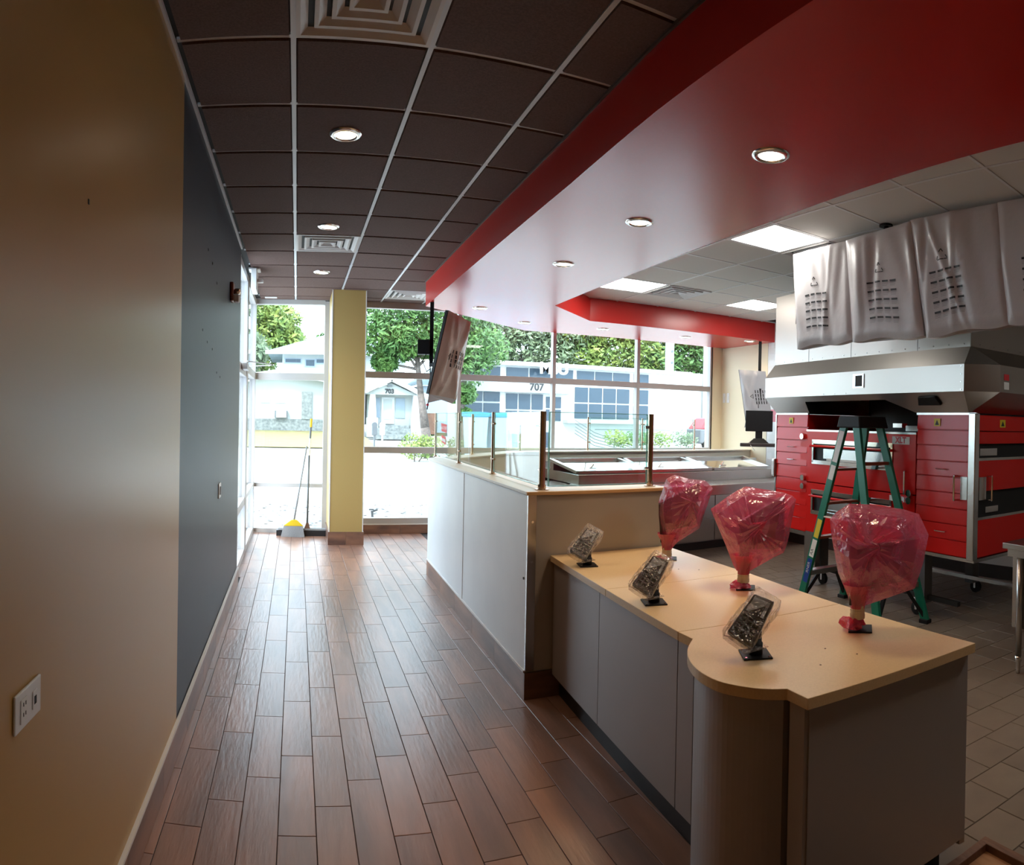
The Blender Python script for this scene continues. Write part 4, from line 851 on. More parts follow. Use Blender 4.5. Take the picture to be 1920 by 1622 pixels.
def rail_text(body, z, size, mat):
    p = at(A, tA, z) + Vector((-0.0185, -0.001, 0)); nrm = Vector((-1, 0, 0)); xa = dirA; za = nrm; ya = za.cross(xa).normalized(); xa = ya.cross(za).normalized()
    mt = Matrix((xa, ya, za)).transposed(); o = text_obj('label_lettering', body, size, mat, ld, p, (0, 0, 0)); o.rotation_euler = mt.to_euler(); return o
rail_text('WERNER', 0.35, 0.042, 'paper')
rail_text('IAA', 0.52, 0.045, 'ink')

# ------------------------------------------------------------------ bagged menu screens hanging over the kitchen
def menu_bag(ya, yb, yc, yd, zt, zb, label, seed, zt2=None, zb2=None, prn=(0.22, 0.72)):
    X = 4.05; rnd = random.Random(seed); zt2 = zt if zt2 is None else zt2; zb2 = zb if zb2 is None else zb2
    t = thing('menu_screen', label, 'screen', (X, (ya + yb) / 2, (zt + zb) / 2), 0, 'bagged menu screens in a row'); cy, cz = (ya + yb) / 2, (zt + zb) / 2
    folds = [(rnd.uniform(0, 1), rnd.uniform(-.35, .35), rnd.uniform(.035, .09), rnd.uniform(.008, .02) * rnd.choice((1, 1, -1))) for _ in range(8)]
    def pos(u, v, e=0.0):       # u 0..1 from far end to near end, v 0 top .. 1 bottom
        y = (ya + (yb - ya) * u) * (1 - v) + (yc + (yd - yc) * u) * v; z = (zt + (zt2 - zt) * u) * (1 - v) + (zb + (zb2 - zb) * u) * v
        z += 0.012 * math.sin(9 * u + seed) * v
        dx = -0.03
        for c, sl, w, am in folds: dx -= am * math.exp(-((u - c - sl * (v - .5)) / w) ** 2) * (0.35 + 0.65 * math.sin(math.pi * min(1, v + .12)))
        edge = min(u, 1 - u, v * 1.2 + 0.02, (1 - v)) ; dx *= min(1, 0.35 + edge / 0.10)
        return (dx - e, y - cy, z - cz)
    N, K = 56, 40; b = MB(); vs = [pos(i / N, k / K) for k in range(K + 1) for i in range(N + 1)]
    fs = [(k * (N + 1) + i, k * (N + 1) + i + 1, (k + 1) * (N + 1) + i + 1, (k + 1) * (N + 1) + i) for k in range(K) for i in range(N)]
    o0 = len(vs); vs += [(0.06 - 0.9 * pos(i / N, k / K)[0] * 0, pos(i / N, k / K)[1], pos(i / N, k / K)[2]) for k in (0, K) for i in (0, N)]
    fs += [(o0, o0 + 1, o0 + 3, o0 + 2)]
    b.add(vs, fs); 
    # side strips
    for i, q in ((0, 0), (N, 1)):
        for k in range(K):
            p0, p1 = pos(i / N, k / K), pos(i / N, (k + 1) / K); b.quad(p0, p1, (0.06, p1[1], p1[2]), (0.06, p0[1], p0[2]))
    for i in range(N):
        for v in (0, 1): p0, p1 = pos(i / N, v), pos((i + 1) / N, v); b.quad(p0, p1, (0.06, p1[1], p1[2]), (0.06, p0[1], p0[2]))
    bag = b.build('bag', 'poly', t, smooth=False); bag.data.polygons.foreach_set('use_smooth', [i < N * K for i in range(len(bag.data.polygons))])
    MB().box(0.0, 0.05, min(ya, yb) + 0.04 - cy, max(ya, yb) - 0.04 - cy, zb + 0.22 - cz, zt - 0.02 - cz).build('screen_panel', 'blk', t)
    u0, u1 = prn; tri = MB(); um = u0 + (u1 - u0) * 0.45
    pr = MB(); pg = MB()
    def strip(m, ua, ub, va, vb, e):
        n = 4
        for j in range(n): a0, a1 = ua + (ub - ua) * j / n, ua + (ub - ua) * (j + 1) / n; m.quad(pos(a0, va, e), pos(a1, va, e), pos(a1, vb, e), pos(a0, vb, e))
    for r in range(5):
        for c in range(4):
            ua = u0 + (u1 - u0) * (c / 4 + .02); ub = u0 + (u1 - u0) * ((c + .84) / 4); va = 0.47 + r * 0.083
            strip(pr, ua, ub, va, va + 0.018, 0.004)
            for q in range(3): strip(pg, ua, ub - (ub - ua) * .1 * q, va + 0.026 + q * .012, va + 0.0295 + q * .012, 0.004)
    pr.build('printed_headings', 'ink', bag)['kind'] = 'stuff'; pg.build('printed_lines', 'inkg', bag)['kind'] = 'stuff'
    for (a0, v0), (a1, v1) in (((um, .30), (um + .06, .385)), ((um + .06, .39), (um - .06, .39)), ((um - .06, .385), (um, .30))):
        n = 3
        for j in range(n):
            if j == 1 and v0 != v1: continue
            p, q = pos(a0 + (a1 - a0) * j / n, v0 + (v1 - v0) * j / n, .005), pos(a0 + (a1 - a0) * (j + .9) / n, v0 + (v1 - v0) * (j + .9) / n, .005); tri.bar(p, q, 0.006, 0.002, up=(1, 0, 0))
    tri.build('recycling_mark', 'ink', bag)['kind'] = 'stuff'
    return t
menu_bag(4.235, 3.585, 4.155, 3.50, 3.225, 2.375, 'grey-bagged menu screen at the far left end of the row', 11, zt2=3.235, zb2=2.39, prn=(.22, .64))
menu_bag(3.60, 2.93, 3.50, 2.785, 3.235, 2.39, 'grey-bagged menu screen second from the far end, narrow wedge of folds', 23, zt2=3.275, zb2=2.375, prn=(.30, .74))
menu_bag(2.945, 2.17, 2.765, 2.06, 3.285, 2.37, 'grey-bagged menu screen third from the far end', 35, zt2=3.29, zb2=2.42, prn=(.16, .56))
menu_bag(2.185, 1.42, 2.08, 1.40, 3.295, 2.42, 'grey-bagged menu screen cut by the right edge of the picture', 47, zt2=3.30, zb2=2.42)
for yy, lab in ((3.27, 'short black ceiling pole holding the second bagged menu screen'), (1.95, 'short black ceiling pole at the right edge above the last menu screen')):
    t = thing('screen_pole', lab, 'pole', (4.16, yy, CEIL), 0, 'black ceiling poles of the menu screens')
    MB().lathe([(0.055, -0.016), (0.055, 0.0)], n=20).build('canopy', 'blk', t); MB().tube((0, 0, -0.016), (0, 0, -0.20), 0.022, 14).build('pole', 'blk', t)

# ------------------------------------------------------------------ two bagged order screens on poles
def order_screen(loc, label, quad, dep, mat, pole, seed, prints):
    t = thing('order_screen', label, 'screen', loc, view_rz(loc[0], loc[1])); rnd = random.Random(seed)
    f = [Vector((u, d, z)) for (u, z), d in zip(quad, dep)]       # tl tr br bl
    n = (f[1] - f[0]).cross(f[3] - f[0]).normalized(); n = -n if n.y > 0 else n
    MB().hexa([tuple(q - n * .05) for q in f], [tuple(q - n * 0.012) for q in f]).build('screen_panel', 'blk', t, fix=True)
    N, K = 22, 30; b = MB()
    fo = [(rnd.uniform(0, 1), rnd.uniform(-.8, .8), rnd.uniform(.05, .14), rnd.uniform(.008, .02)) for _ in range(7)]
    def pos(u, v, e=0):
        p = (f[0] * (1 - u) + f[1] * u) * (1 - v) + (f[3] * (1 - u) + f[2] * u) * v
        h = 0.004 + sum(am * math.exp(-((u - c - sl * (v - .5)) / w) ** 2) for c, sl, w, am in fo)
        edge = min(u, 1 - u, v, 1 - v); return p + n * (h * min(1, edge / .1) + e) + Vector((0, 0, 0))
    vs = [pos(-.0 + i / N, k / K) for k in range(K + 1) for i in range(N + 1)]
    fs = [(k * (N + 1) + i, k * (N + 1) + i + 1, (k + 1) * (N + 1) + i + 1, (k + 1) * (N + 1) + i) for k in range(K) for i in range(N)]
    b.add(vs, fs); bag = b.build('bag', mat, t, smooth=True)
    hem = MB(); lo0, lo1 = pos(0, 1), pos(1, 1); hem.add([lo0, lo1, lo1 + Vector((-.05, 0, -.05)), lo0.lerp(lo1, .5) + Vector((-.02, 0, -.035)), lo0 + Vector((-.02, 0, -.10))], [(0, 1, 2, 3, 4)]); hem.build('bag_hem', 'polyg', bag)
    pr = MB()
    for r in range(5):
        for c in range(4): 
            u0, v0 = prints[0] + r * prints[2], prints[1] + c * prints[3]
            pr.quad(pos(u0, v0, .003), pos(u0 + prints[2] * .38, v0, .003), pos(u0 + prints[2] * .38, v0 + prints[3] * .8, .003), pos(u0, v0 + prints[3] * .8, .003))
    pr.build('printed_headings', 'ink', bag)['kind'] = 'stuff'
    mu, mv = prints[0] - .14, prints[1] + 1.7 * prints[3]; tri = MB()
    for p, q in (((mu - .06, mv), (mu + .05, mv - .04)), ((mu + .05, mv - .04), (mu + .05, mv + .04)), ((mu + .05, mv + .04), (mu - .06, mv))): tri.bar(pos(*p, .004), pos(*q, .004), .006, .002, up=(0, 1, 0))
    tri.build('recycling_mark', 'ink', bag)['kind'] = 'stuff'
    px, pd, z0, z1 = pole
    MB().box(px - .022, px + .022, pd - .022, pd + .022, z0, z1).build('pole', 'blk', t)
    return t
L1 = (1.71, 7.05, 2.40)
os1 = order_screen(L1, 'taupe-bagged screen hung askew from a black pole beside the aisle', [(-.044, .475), (.215, .395), (.062, -.50), (-.240, -.455)], (-.10, .22, .18, -.14), 'polyt', (-0.24, 0.30, -0.12, 0.63), 3, (.46, .42, .10, .055))
MB().box(-.40, -.26, .24, .36, 0.02, 0.19).build('junction_box', 'blk', os1, bevel=0.006); MB().bar((-.24, .3, -.10), (-.02, .12, -.10), .05, .04).build('bracket', 'blk', os1)
MB().path([(-.30, .27, .02), (-.34, .25, -.06), (-.29, .25, -.18), (-.24, .25, -.14)], .005).path([(-.25, .28, -.12), (-.24, .24, -.35), (-.27, .1, -.62)], .007).build('cable', 'blk', os1)
MB().lathe([(.012, -.012), (.018, 0), (.012, .012)], c=(-.265, .05, -.57), n=10).build('cable_plug', 'rlabel', os1)
L2 = (6.78, 7.92, 2.15)
os2 = order_screen(L2, 'silver-bagged upright screen hanging above the small black monitor', [(-.245, .365), (.14, .35), (.25, -.335), (-.13, -.37)], (0, .05, .05, 0), 'polyg', (0.055, 0.10, 0.30, 0.785), 8, (.48, .40, .095, .075))
os2.scale = (1.12,) * 3
mo = thing('order_monitor', 'small black monitor with keypad bar on a bracket above the prep table', 'monitor', (6.78, 7.90, 1.567), view_rz(6.78, 7.90)); mo.scale = (1.12,) * 3
MB().box(-.145, .245, -.02, .03, .0, .30).build('monitor_screen', 'blk', mo, bevel=0.008)
MB().box(.0, .10, .0, .05, -.11, .0).build('neck', 'blk', mo); MB().hexa([(-.10, -.12, -.17), (.20, -.12, -.17), (.20, .08, -.17), (-.10, .08, -.17)], [(-.02, -.05, -.10), (.12, -.05, -.10), (.12, .05, -.10), (-.02, .05, -.10)]).build('tray', 'blk', mo, fix=True)
MB().box(-.215, .285, -.17, -.02, -.215, -.165).build('keypad_bar', 'term', mo, bevel=0.01); MB().path([(-.08, -.13, -.16), (-.06, -.18, -.2), (.0, -.15, -.27)], .004).build('cable', 'paper', mo)
MB().box(.03, .07, .03, .09, .28, .62).build('mount_pole', 'blk', mo)

# ------------------------------------------------------------------ stainless table at the right edge
rt = thing('side_table', 'stainless work table cut by the right picture edge', 'work table', (3.99, 2.06, 0), math.radians(-10))
MB().box(0, 1.6, -0.75, 0, 0.86, 0.90).build('table_top', 'steel', rt, bevel=0.004); MB().box(0.05, 1.55, -0.70, -0.01, 0.80, 0.86).build('apron', 'steel', rt)
MB().box(0.10, 0.135, -0.72, -0.02, 0.30, 0.80).build('side_panel', 'steel', rt)
for x, y in ((0.075, -0.10), (0.075, -0.66), (1.5, -0.10), (1.5, -0.66)):
    lg = MB().tube((x, y, 0.10), (x, y, 0.80), 0.022, 16).build('leg', 'steel', rt, smooth=True); MB().lathe([(0.012, 0), (0.017, 0.03), (0.017, 0.08), (0.024, 0.085), (0.024, 0.12)], c=(x, y, 0), n=14).build('bullet_foot', 'chrome', lg, smooth=True)

# wooden tray on the floor
tr_ = thing('wooden_tray', 'shallow brown wooden tray on the kitchen floor at the bottom corner', 'tray', (2.30, 1.24, 0), math.radians(-100))
w_, l_ = 0.45, 0.55
for x0, x1, y0, y1 in ((0, l_, -0.035, 0), (0, l_, -w_, -w_ + 0.035), (0, 0.035, -w_ + 0.035, -0.035), (l_ - .035, l_, -w_ + .035, -.035)): MB().box(x0, x1, y0, y1, 0, 0.05).build('rim', 'wood', tr_, bevel=0.003)
MB().box(0.035, l_ - .035, -w_ + .035, -.035, 0, 0.02).build('base', 'woodl', tr_)

# ------------------------------------------------------------------ brooms by the window
br = thing('broom', 'yellow-capped broom with grey bristles leaning on the left window', 'broom', (-0.02, 8.98, 0))
MB().hexa([(-.175, -.045, 0.0), (.155, -.045, 0.0), (.155, .045, 0.0), (-.175, .045, 0.0)], [(-.135, -.03, .155), (.125, -.03, .155), (.125, .03, .155), (-.135, .03, .155)]).build('bristles', 'bristle', br, fix=True)
MB().hexa([(-.145, -.035, .15), (.135, -.035, .15), (.135, .035, .15), (-.145, .035, .15)], [(-.03, -.022, .235), (.04, -.022, .235), (.04, .022, .235), (-.03, .022, .235)]).build('head', 'ybroom', br, fix=True, bevel=.006)
MB().tube((.005, 0, .23), (.17, .16, 1.25), .012, 12).build('handle', 'bristle', br, smooth=True)
pb_ = thing('push_broom', 'wide black push broom standing upright at the left window', 'broom', (0.16, 9.06, 0))
MB().box(-.42, .32, -.04, .04, 0.0, .075).build('bristles', 'kick', pb_); MB().box(-.40, .30, -.035, .035, .075, .105).build('head', 'bristle', pb_, bevel=.006)
MB().hexa([(-.03, -.03, .105), (.05, -.03, .105), (.05, .03, .105), (-.03, .03, .105)], [(-.005, -.02, .18), (.03, -.02, .18), (.03, .02, .18), (-.005, .02, .18)]).build('socket', 'wood', pb_, fix=True)
MB().tube((.01, 0, .16), (.025, .10, 1.12), .014, 12).build('handle', 'meter', pb_, smooth=True); MB().tube((.025, .10, 1.12), (.036, .12, 1.36), .0145, 12).build('handle_wrap', 'paper', pb_)
MB().tube((.036, .12, 1.36), (.042, .13, 1.52), .014, 12).build('handle_upper', 'meter', pb_); MB().tube((.042, .13, 1.52), (.048, .14, 1.64), .018, 12).build('grip', 'ybroom', pb_)

# ================================================================== outside
gd = struct(MB().box(-60, 90, 9.42, 90, -0.6, -0.14).build('ground_lot', 'concrete'), 'bright concrete lot outside the windows')
def off(name, m, mat, lab, cat, group=None, kind=None, **k): return tag(m.build(name, mat, **k), lab, cat, group, kind)
struct(MB().box(-10, 30, 9.43, 12.9, -0.14, -0.06).build('ground_bed', 'mulch'), 'pale gravel planting bed outside the window')
kb_ = MB().box(-10, 30, 12.9, 13.15, -0.14, 0.03); struct(kb_.build('ground_kerb', 'concrete'), 'concrete kerb beyond the gravel bed')
sp = thing('garden_tap', 'small dark garden tap sticking out of the gravel bed', 'tap', (1.26, 10.4, -0.06)); MB().tube((0, 0, 0), (-.02, 0, .22), .02, 10).build('pipe', 'meter', sp); MB().tube((-.02, 0, .20), (.07, 0, .24), .016, 8).tube((-.07, 0, .24), (.01, 0, .24), .012, 8).build('valve', 'meter', sp)
lf_ = MB(); rnd = random.Random(2)
for k in range(260):
    x, y, r, a = rnd.uniform(-1, 3), rnd.uniform(9.6, 12.7), rnd.uniform(.02, .06), rnd.uniform(0, 6.3); c_, s_ = math.cos(a), math.sin(a); z = -0.055
    lf_.add([(x - r * c_, y - r * s_, z), (x + .3 * r * s_, y - .3 * r * c_, z + .015), (x + r * c_, y + r * s_, z + .005), (x - .3 * r * s_, y + .3 * r * c_, z + .01)], [(0, 1, 2, 3)])
off('leaf_litter', lf_, 'meter', 'dark fallen leaves scattered on the gravel bed', 'leaves', kind='stuff')
# rising yard across the street
yd = MB(); yd.hexa([(-60, 31, -0.3), (90, 31, -0.3), (90, 90, -0.3), (-60, 90, -0.3)], [(-60, 31, -0.1), (90, 31, -0.1), (90, 90, 0.9), (-60, 90, 0.9)]); yd.v = yd.v; struct(yd.build('ground_verge', 'concrete'), 'pavement and verge rising across the street')
gr = MB().hexa([(-30, 34, 0.0), (4.4, 34, 0.0), (4.4, 45.8, 0.5), (-30, 45.8, 0.5)], [(-30, 34, 0.02), (4.4, 34, 0.02), (4.4, 45.8, 0.60), (-30, 45.8, 0.60)]); off('lawn', gr, 'grass', 'dry yellowish lawn before the stone-based house', 'lawn', kind='stuff')
off('lawn', MB().hexa([(6.2, 33, -.05), (7.7, 33, -.05), (7.7, 38, 0.0), (6.2, 38, 0.0)], [(6.2, 33, 0.0), (7.7, 33, 0.0), (7.7, 38, 0.12), (6.2, 38, 0.12)]), 'grass', 'dry grass round the bushes beside house 703', 'lawn', kind='stuff')

# --- house 703
hs = thing('house', 'white two-storey house numbered 703 with shingle roof across the street', 'house', (0, 46, 0))
HY = 46
def HB(x0, x1, y0, y1, z0, z1): return MB().box(x0, x1, y0 - HY, y1 - HY, z0, z1)
HB(-9, 4.7, 46, 56, 0.5, 4.4).build('lower_wall', 'siding', hs); HB(-1.15, 8.2, 49, 58, 3.9, 6.55).build('upper_wall', 'siding', hs)
HB(-9.05, 4.75, 45.85, 46, 0.45, 1.42).build('stone_base', 'stone', hs); HB(0.35, 1.05, 45.8, 46, 1.42, 3.35).build('stone_pillar', 'stone', hs)
a = MB(); a.add([(-2.3, 48 - HY, 6.45), (9.2, 48 - HY, 6.45), (9.2, 59 - HY, 6.45), (-2.3, 59 - HY, 6.45), (2.2, 53 - HY, 8.3), (5.2, 53 - HY, 8.3)], [(0, 1, 5, 4), (1, 2, 5), (2, 3, 4, 5), (3, 0, 4), (3, 2, 1, 0)]); a.build('hip_roof', 'roofs', hs)
HB(-2.4, 9.3, 47.95, 48.1, 6.22, 6.48).build('fascia', 'owhite', hs)
a = MB(); a.add([(-10, 45.2 - HY, 3.45), (5.2, 45.2 - HY, 3.55), (-1.2, 45.2 - HY, 4.75), (-10, 52 - HY, 3.45), (5.2, 52 - HY, 3.55), (-1.2, 52 - HY, 4.75)], [(0, 2, 5, 3), (1, 4, 5, 2)]); a.build('porch_roof', 'owhite', hs)
a = MB(); a.bar((-10, 45.15 - HY, 3.45), (-1.2, 45.15 - HY, 4.75), .1, .3).bar((-1.2, 45.15 - HY, 4.75), (5.2, 45.15 - HY, 3.6), .1, .3); a.build('barge_board', 'owhite', hs)
for x0, x1, z0, z1, yy in ((-2.6, -1.9, 2.55, 3.0, 46), (-1.55, -0.8, 2.55, 3.0, 46), (0.55, 1.35, 5.35, 5.95, 49), (-1.0, .3, 5.6, 6.0, 49), (1.35, 2.4, 5.6, 6.0, 49)):
    w = HB(x0, x1, yy - .06, yy, z0, z1).build('window', 'sidingb' if yy == 49 else 'owhite', hs); HB(x0 + .08, x1 - .08, yy - .08, yy - .06, z0 + .08, z1 - .06).build('pane', 'bglass' if yy == 49 else 'siding', w)
ac = HB(-1.45, -0.75, 45.55, 46, 1.52, 1.98).build('air_conditioner', 'owhite', hs); HB(-1.55, -1.45, 45.6, 46, 1.52, 2.0).build('side_vent', 'meter', ac); HB(-.75, -.65, 45.6, 46, 1.52, 2.0).build('side_vent', 'meter', ac)
# porch of the entrance
EP = 44.6
HB(5.0, 8.0, EP, EP + 3, 1.1, 3.4).build('entrance_wall', 'siding', hs)
a = MB(); g0 = [(3.9, 3.1), (6.38, 4.25), (8.95, 3.05)]; yy0, yy1 = EP - 1.2 - HY, EP + 3 - HY
a.add([(x, yy0, z) for x, z in g0] + [(x, yy1, z) for x, z in g0], [(0, 1, 4, 3), (1, 2, 5, 4)]); a.build('gable_roof', 'owhite', hs)
a = MB().bar((3.9, yy0 - .05, 3.1), (6.38, yy0 - .05, 4.25), .1, .3).bar((6.38, yy0 - .05, 4.25), (8.95, yy0 - .05, 3.05), .1, .3); a.build('barge_board', 'owhite', hs)
MB().add([(4.5, EP - .9 - HY, 3.2), (8.2, EP - .9 - HY, 3.2), (6.38, EP - .9 - HY, 4.0)], [(0, 1, 2)]).build('gable_infill', 'siding', hs)
text_obj('house_number', '703', 0.42, 'ink', hs, (6.28, EP - .95 - HY, 3.42), (math.radians(90), 0, 0), bold=.02)
dr = HB(5.85, 6.75, EP - .08, EP, 1.2, 3.05).build('front_door', 'owhite', hs); HB(6.0, 6.6, EP - .1, EP - .08, 1.5, 2.9).build('door_panel', 'siding', dr); HB(5.35, 5.75, EP - .05, EP, 1.6, 3.0).build('window', 'sidingb', hs); HB(6.85, 7.5, EP - .05, EP, 1.6, 3.0).build('window', 'sidingb', hs)
MB().box(6.1, 6.45, EP - 1.05 - HY, EP - .95 - HY, 3.74, 3.84).build('porch_lamp', 'meter', hs)
for x in (4.75, 7.75): HB(x, x + .75, EP - 1.1, EP - .5, 0.3, 1.62).build('porch_pier', 'siding', hs); MB().hexa([(x + .1, EP - 1 - HY, 1.62), (x + .65, EP - 1 - HY, 1.62), (x + .65, EP - .6 - HY, 1.62), (x + .1, EP - .6 - HY, 1.62)], [(x + .2, EP - 1 - HY, 3.2), (x + .55, EP - 1 - HY, 3.2), (x + .55, EP - .6 - HY, 3.2), (x + .2, EP - .6 - HY, 3.2)]).build('porch_post', 'owhite', hs)
for k in range(4): HB(5.3, 7.7, EP - 1.0 - .3 * k, EP - .7 - .3 * k, 0.2, 1.12 - .2 * k).build('porch_step', 'stone', hs)
h2 = thing('neighbour_house', 'blue-grey house wall seen behind the tree trunk', 'house', (9.7, 50, 0)); MB().box(0, 5, 0, 8, 0.5, 4.2).build('wall', 'sidingb', h2); MB().add([(-.5, -.5, 4.2), (5.5, -.5, 4.2), (5.5, 8, 4.2), (-.5, 8, 4.2), (2.5, -.5, 6.3), (2.5, 8, 6.3)], [(0, 4, 5, 3), (1, 2, 5, 4), (0, 1, 4)]).build('roof', 'roofs', h2)
off('fence', MB().box(8.3, 9.9, 45, 45.1, .5, 2.0), 'wood', 'brown board fence between the house and the tree', 'fence')

# --- office building 707
ob = thing('office_building', 'low white and blue-glazed office numbered 707 with letters on its roof edge', 'building', (14, 30.2, 0)); OX, OY = 14, 32
def OB(x0, x1, y0, y1, z0, z1): return MB().box(x0 - OX, x1 - OX, y0 - OY, y1 - OY, z0, z1)
OB(8.0, 21.0, 32.3, 35.5, 0.0, 4.35).build('walls', 'owhite', ob)
def glaz(x0, x1, z0, z1, nx, nz, y=32.3):
    for i in range(nx):
        for j in range(nz):
            w = OB(x0 + (x1 - x0) * i / nx + .04, x0 + (x1 - x0) * (i + 1) / nx - .04, y - .06, y - .02, z0 + (z1 - z0) * j / nz + .04, z0 + (z1 - z0) * (j + 1) / nz - .04).build('pane', 'bglass', ob)
OB(7.9, 21.1, 32.0, 35.6, 4.35, 4.55).build('parapet', 'owhite', ob)
glaz(8.1, 9.9, 1.6, 4.3, 2, 3); glaz(10.15, 12.2, 1.3, 3.0, 3, 2); glaz(12.3, 13.2, 1.6, 2.9, 1, 2); glaz(13.9, 17.2, 1.75, 3.45, 4, 2); glaz(14.0, 17.2, 3.6, 4.3, 3, 1); glaz(17.4, 18.4, 1.75, 4.3, 1, 3); glaz(10.15, 13.85, 3.6, 4.3, 3, 1); glaz(12.0, 12.7, -0.1, 1.1, 1, 1)
OB(8.0, 13.6, 31.9, 32.3, 3.02, 3.52).build('canopy_band', 'siding', ob); OB(13.3, 18.6, 31.7, 32.3, 1.55, 1.7).build('window_ledge', 'owhite', ob)
text_obj('street_number', '707', 0.50, 'ink', ob, (11.55 - OX, -.42, 3.28), (math.radians(90), 0, 0), bold=.02); text_obj('roof_letters', 'MSU', 0.80, 'white', ob, (12.45 - OX, -.45, 4.22), (math.radians(90), 0, 0), extrude=.05, bold=.02)
rl = MB()
for k in range(5): rl.path([(13.3 - OX, -1.2, 1.7 - k * .16), (14.2 - OX, -1.6, 1.1 - k * .16), (16.2 - OX, -2.0, .45 - k * .1)], .018, 6)
rl.path([(14.5 - OX, -1.0, 1.25), (19.0 - OX, -1.0, 1.25)], .02, 6); rl.build('stair_railing', 'meter', ob)
# --- street furniture
for i, (x, y) in enumerate(((3.9, 32.2), (4.35, 32.6))):
    t = thing('parking_meter', ['dark parking meter before the porch, left of the pair', 'pale grey parking meter before the porch, right of the pair'][i], 'parking meter', (x, y, 0), 0, 'pair of parking meters'); mm = ('meter', 'vent')[i]
    MB().tube((0, 0, 0), (0, 0, 1.0), .05, 10).build('post', 'meter' if i == 0 else 'vent', t); MB().box(-.13, .13, -.08, .08, .75, 1.2).build('housing', mm, t, bevel=.03); MB().tube((0, -.09, 1.27), (0, .09, 1.27), .14, 16).build('dial_head', mm, t)
off('parking_block', MB().bar((4.6, 31.5, .12), (6.0, 30.8, .06), .2, .15), 'meter', 'dark concrete parking block by the meters', 'block')
for i, (x, y) in enumerate(((6.95, 24.5), (7.92, 24.6), (9.1, 24.9))):
    t = thing('wheelie_bin', ['pale blue wheeled bin with bright blue lid, leftmost of three', 'pale blue wheeled bin with bright blue lid, middle of three', 'pale blue wheeled bin with bright blue lid, rightmost of three'][i], 'bin', (x, y, -.14), 0, 'blue-lidded bins by the kerb'); t.scale = (1.15, 1.15, 1.22)
    MB().hexa([(-.28, -.28, .08), (.28, -.28, .08), (.28, .28, .08), (-.28, .28, .08)], [(-.36, -.36, 1.55), (.36, -.36, 1.55), (.36, .36, 1.55), (-.36, .36, 1.55)]).build('body', 'binbody', t, fix=True, bevel=.02); MB().box(-.40, .40, -.40, .40, 1.55, 1.70).build('lid', 'bluebin', t, bevel=.03)
    for s_ in (-.25, .25): MB().tube((s_ - .03, .25, .1), (s_ + .03, .25, .1), .1, 12).build('wheel', 'blk', t)
up_ = thing('utility_pole', 'pale utility pole beyond the right window', 'pole', (22.0, 34.0, 0)); MB().tube((0, 0, 0), (0, 0, 10), .28, 12).build('shaft', 'siding', up_); MB().tube((0, -.28, 5.4), (0, -.33, 5.4), .08, 8).build('bolt', 'meter', up_); MB().tube((0, -.28, 6.1), (0, -.33, 6.1), .08, 8).build('bolt', 'meter', up_)
wh = thing('white_store', 'overexposed white flat building behind the right window', 'building', (25, 40, 0)); MB().box(-3.5, 12, 0, 10, 0, 4.5).build('walls', 'owhite', wh); MB().box(-2.8, -.2, -.3, 0, 0, 3.0).build('brick_pier', 'brick', wh)
MB().box(-3.7, 12.2, -.2, 10.2, 4.5, 5.4).build('parapet', 'owhite', wh); MB().box(3.6, 12.5, -6, -.5, 0, 12).build('side_block', 'owhite', wh)
cr = thing('parked_vehicle', 'red and dark parked vehicle glimpsed beside the white store', 'vehicle', (24.6, 32.5, 0)); MB().hexa([(-1.2, 0, .4), (2.5, 0, .4), (2.5, 1.8, .4), (-1.2, 1.8, .4)], [(-1.2, 0, 1.3), (2.5, 0, 1.3), (2.5, 1.8, 1.3), (-1.2, 1.8, 1.3)]).build('body', 'meter', cr, bevel=.1)
MB().hexa([(-1.0, .1, 1.3), (2.2, .1, 1.3), (2.2, 1.7, 1.3), (-1.0, 1.7, 1.3)], [(-.5, .3, 2.0), (1.8, .3, 2.0), (1.8, 1.5, 2.0), (-.5, 1.5, 2.0)]).build('cab', 'rlabel', cr, bevel=.08)
for s_ in (-.6, 1.8): MB().tube((s_, -.02, .35), (s_, .2, .35), .35, 16).build('wheel', 'blk', cr)

# --- trees and bushes
def leaves(m, c, rad, n, size, rnd, squash=1.0):
    for _ in range(n):
        while True:
            p = Vector((rnd.uniform(-1, 1), rnd.uniform(-1, 1), rnd.uniform(-1, 1)))
            if 0.2 < p.length < 1: break
        p = Vector(c) + Vector((p.x * rad, p.y * rad, p.z * rad * squash)); a = Vector((rnd.gauss(0, 1), rnd.gauss(0, 1), rnd.gauss(0, 1))).normalized(); b = a.orthogonal().normalized(); s_ = size * rnd.uniform(.6, 1.3)
        m.add([p - a * s_, p + b * s_ * .45, p + a * s_, p - b * s_ * .45], [(0, 1, 2, 3)])
def tree(name, label, base, trunk, clumps, nleaf, size, mat, seed, group=None, r=.35, scale=1.0):
    t = thing(name, label, 'tree', base, 0, group); t.scale = (scale,) * 3; rnd = random.Random(seed); tm = MB(); pts = [Vector(p) for p in trunk]
    for i, (a, b) in enumerate(zip(pts, pts[1:])): tm.tube(a, b, r * (1 - .22 * i), 12, r * (1 - .22 * (i + 1)))
    for c, rad in clumps: tm.tube(pts[-1].lerp(pts[-2], rnd.random() * .5), Vector(c), r * .3, 7, r * .06)
    tm.build('trunk', 'bark', t, smooth=True); m = MB()
    for c, rad in clumps: leaves(m, c, rad, nleaf, size, rnd, .8)
    m.build('foliage', mat, t); return t
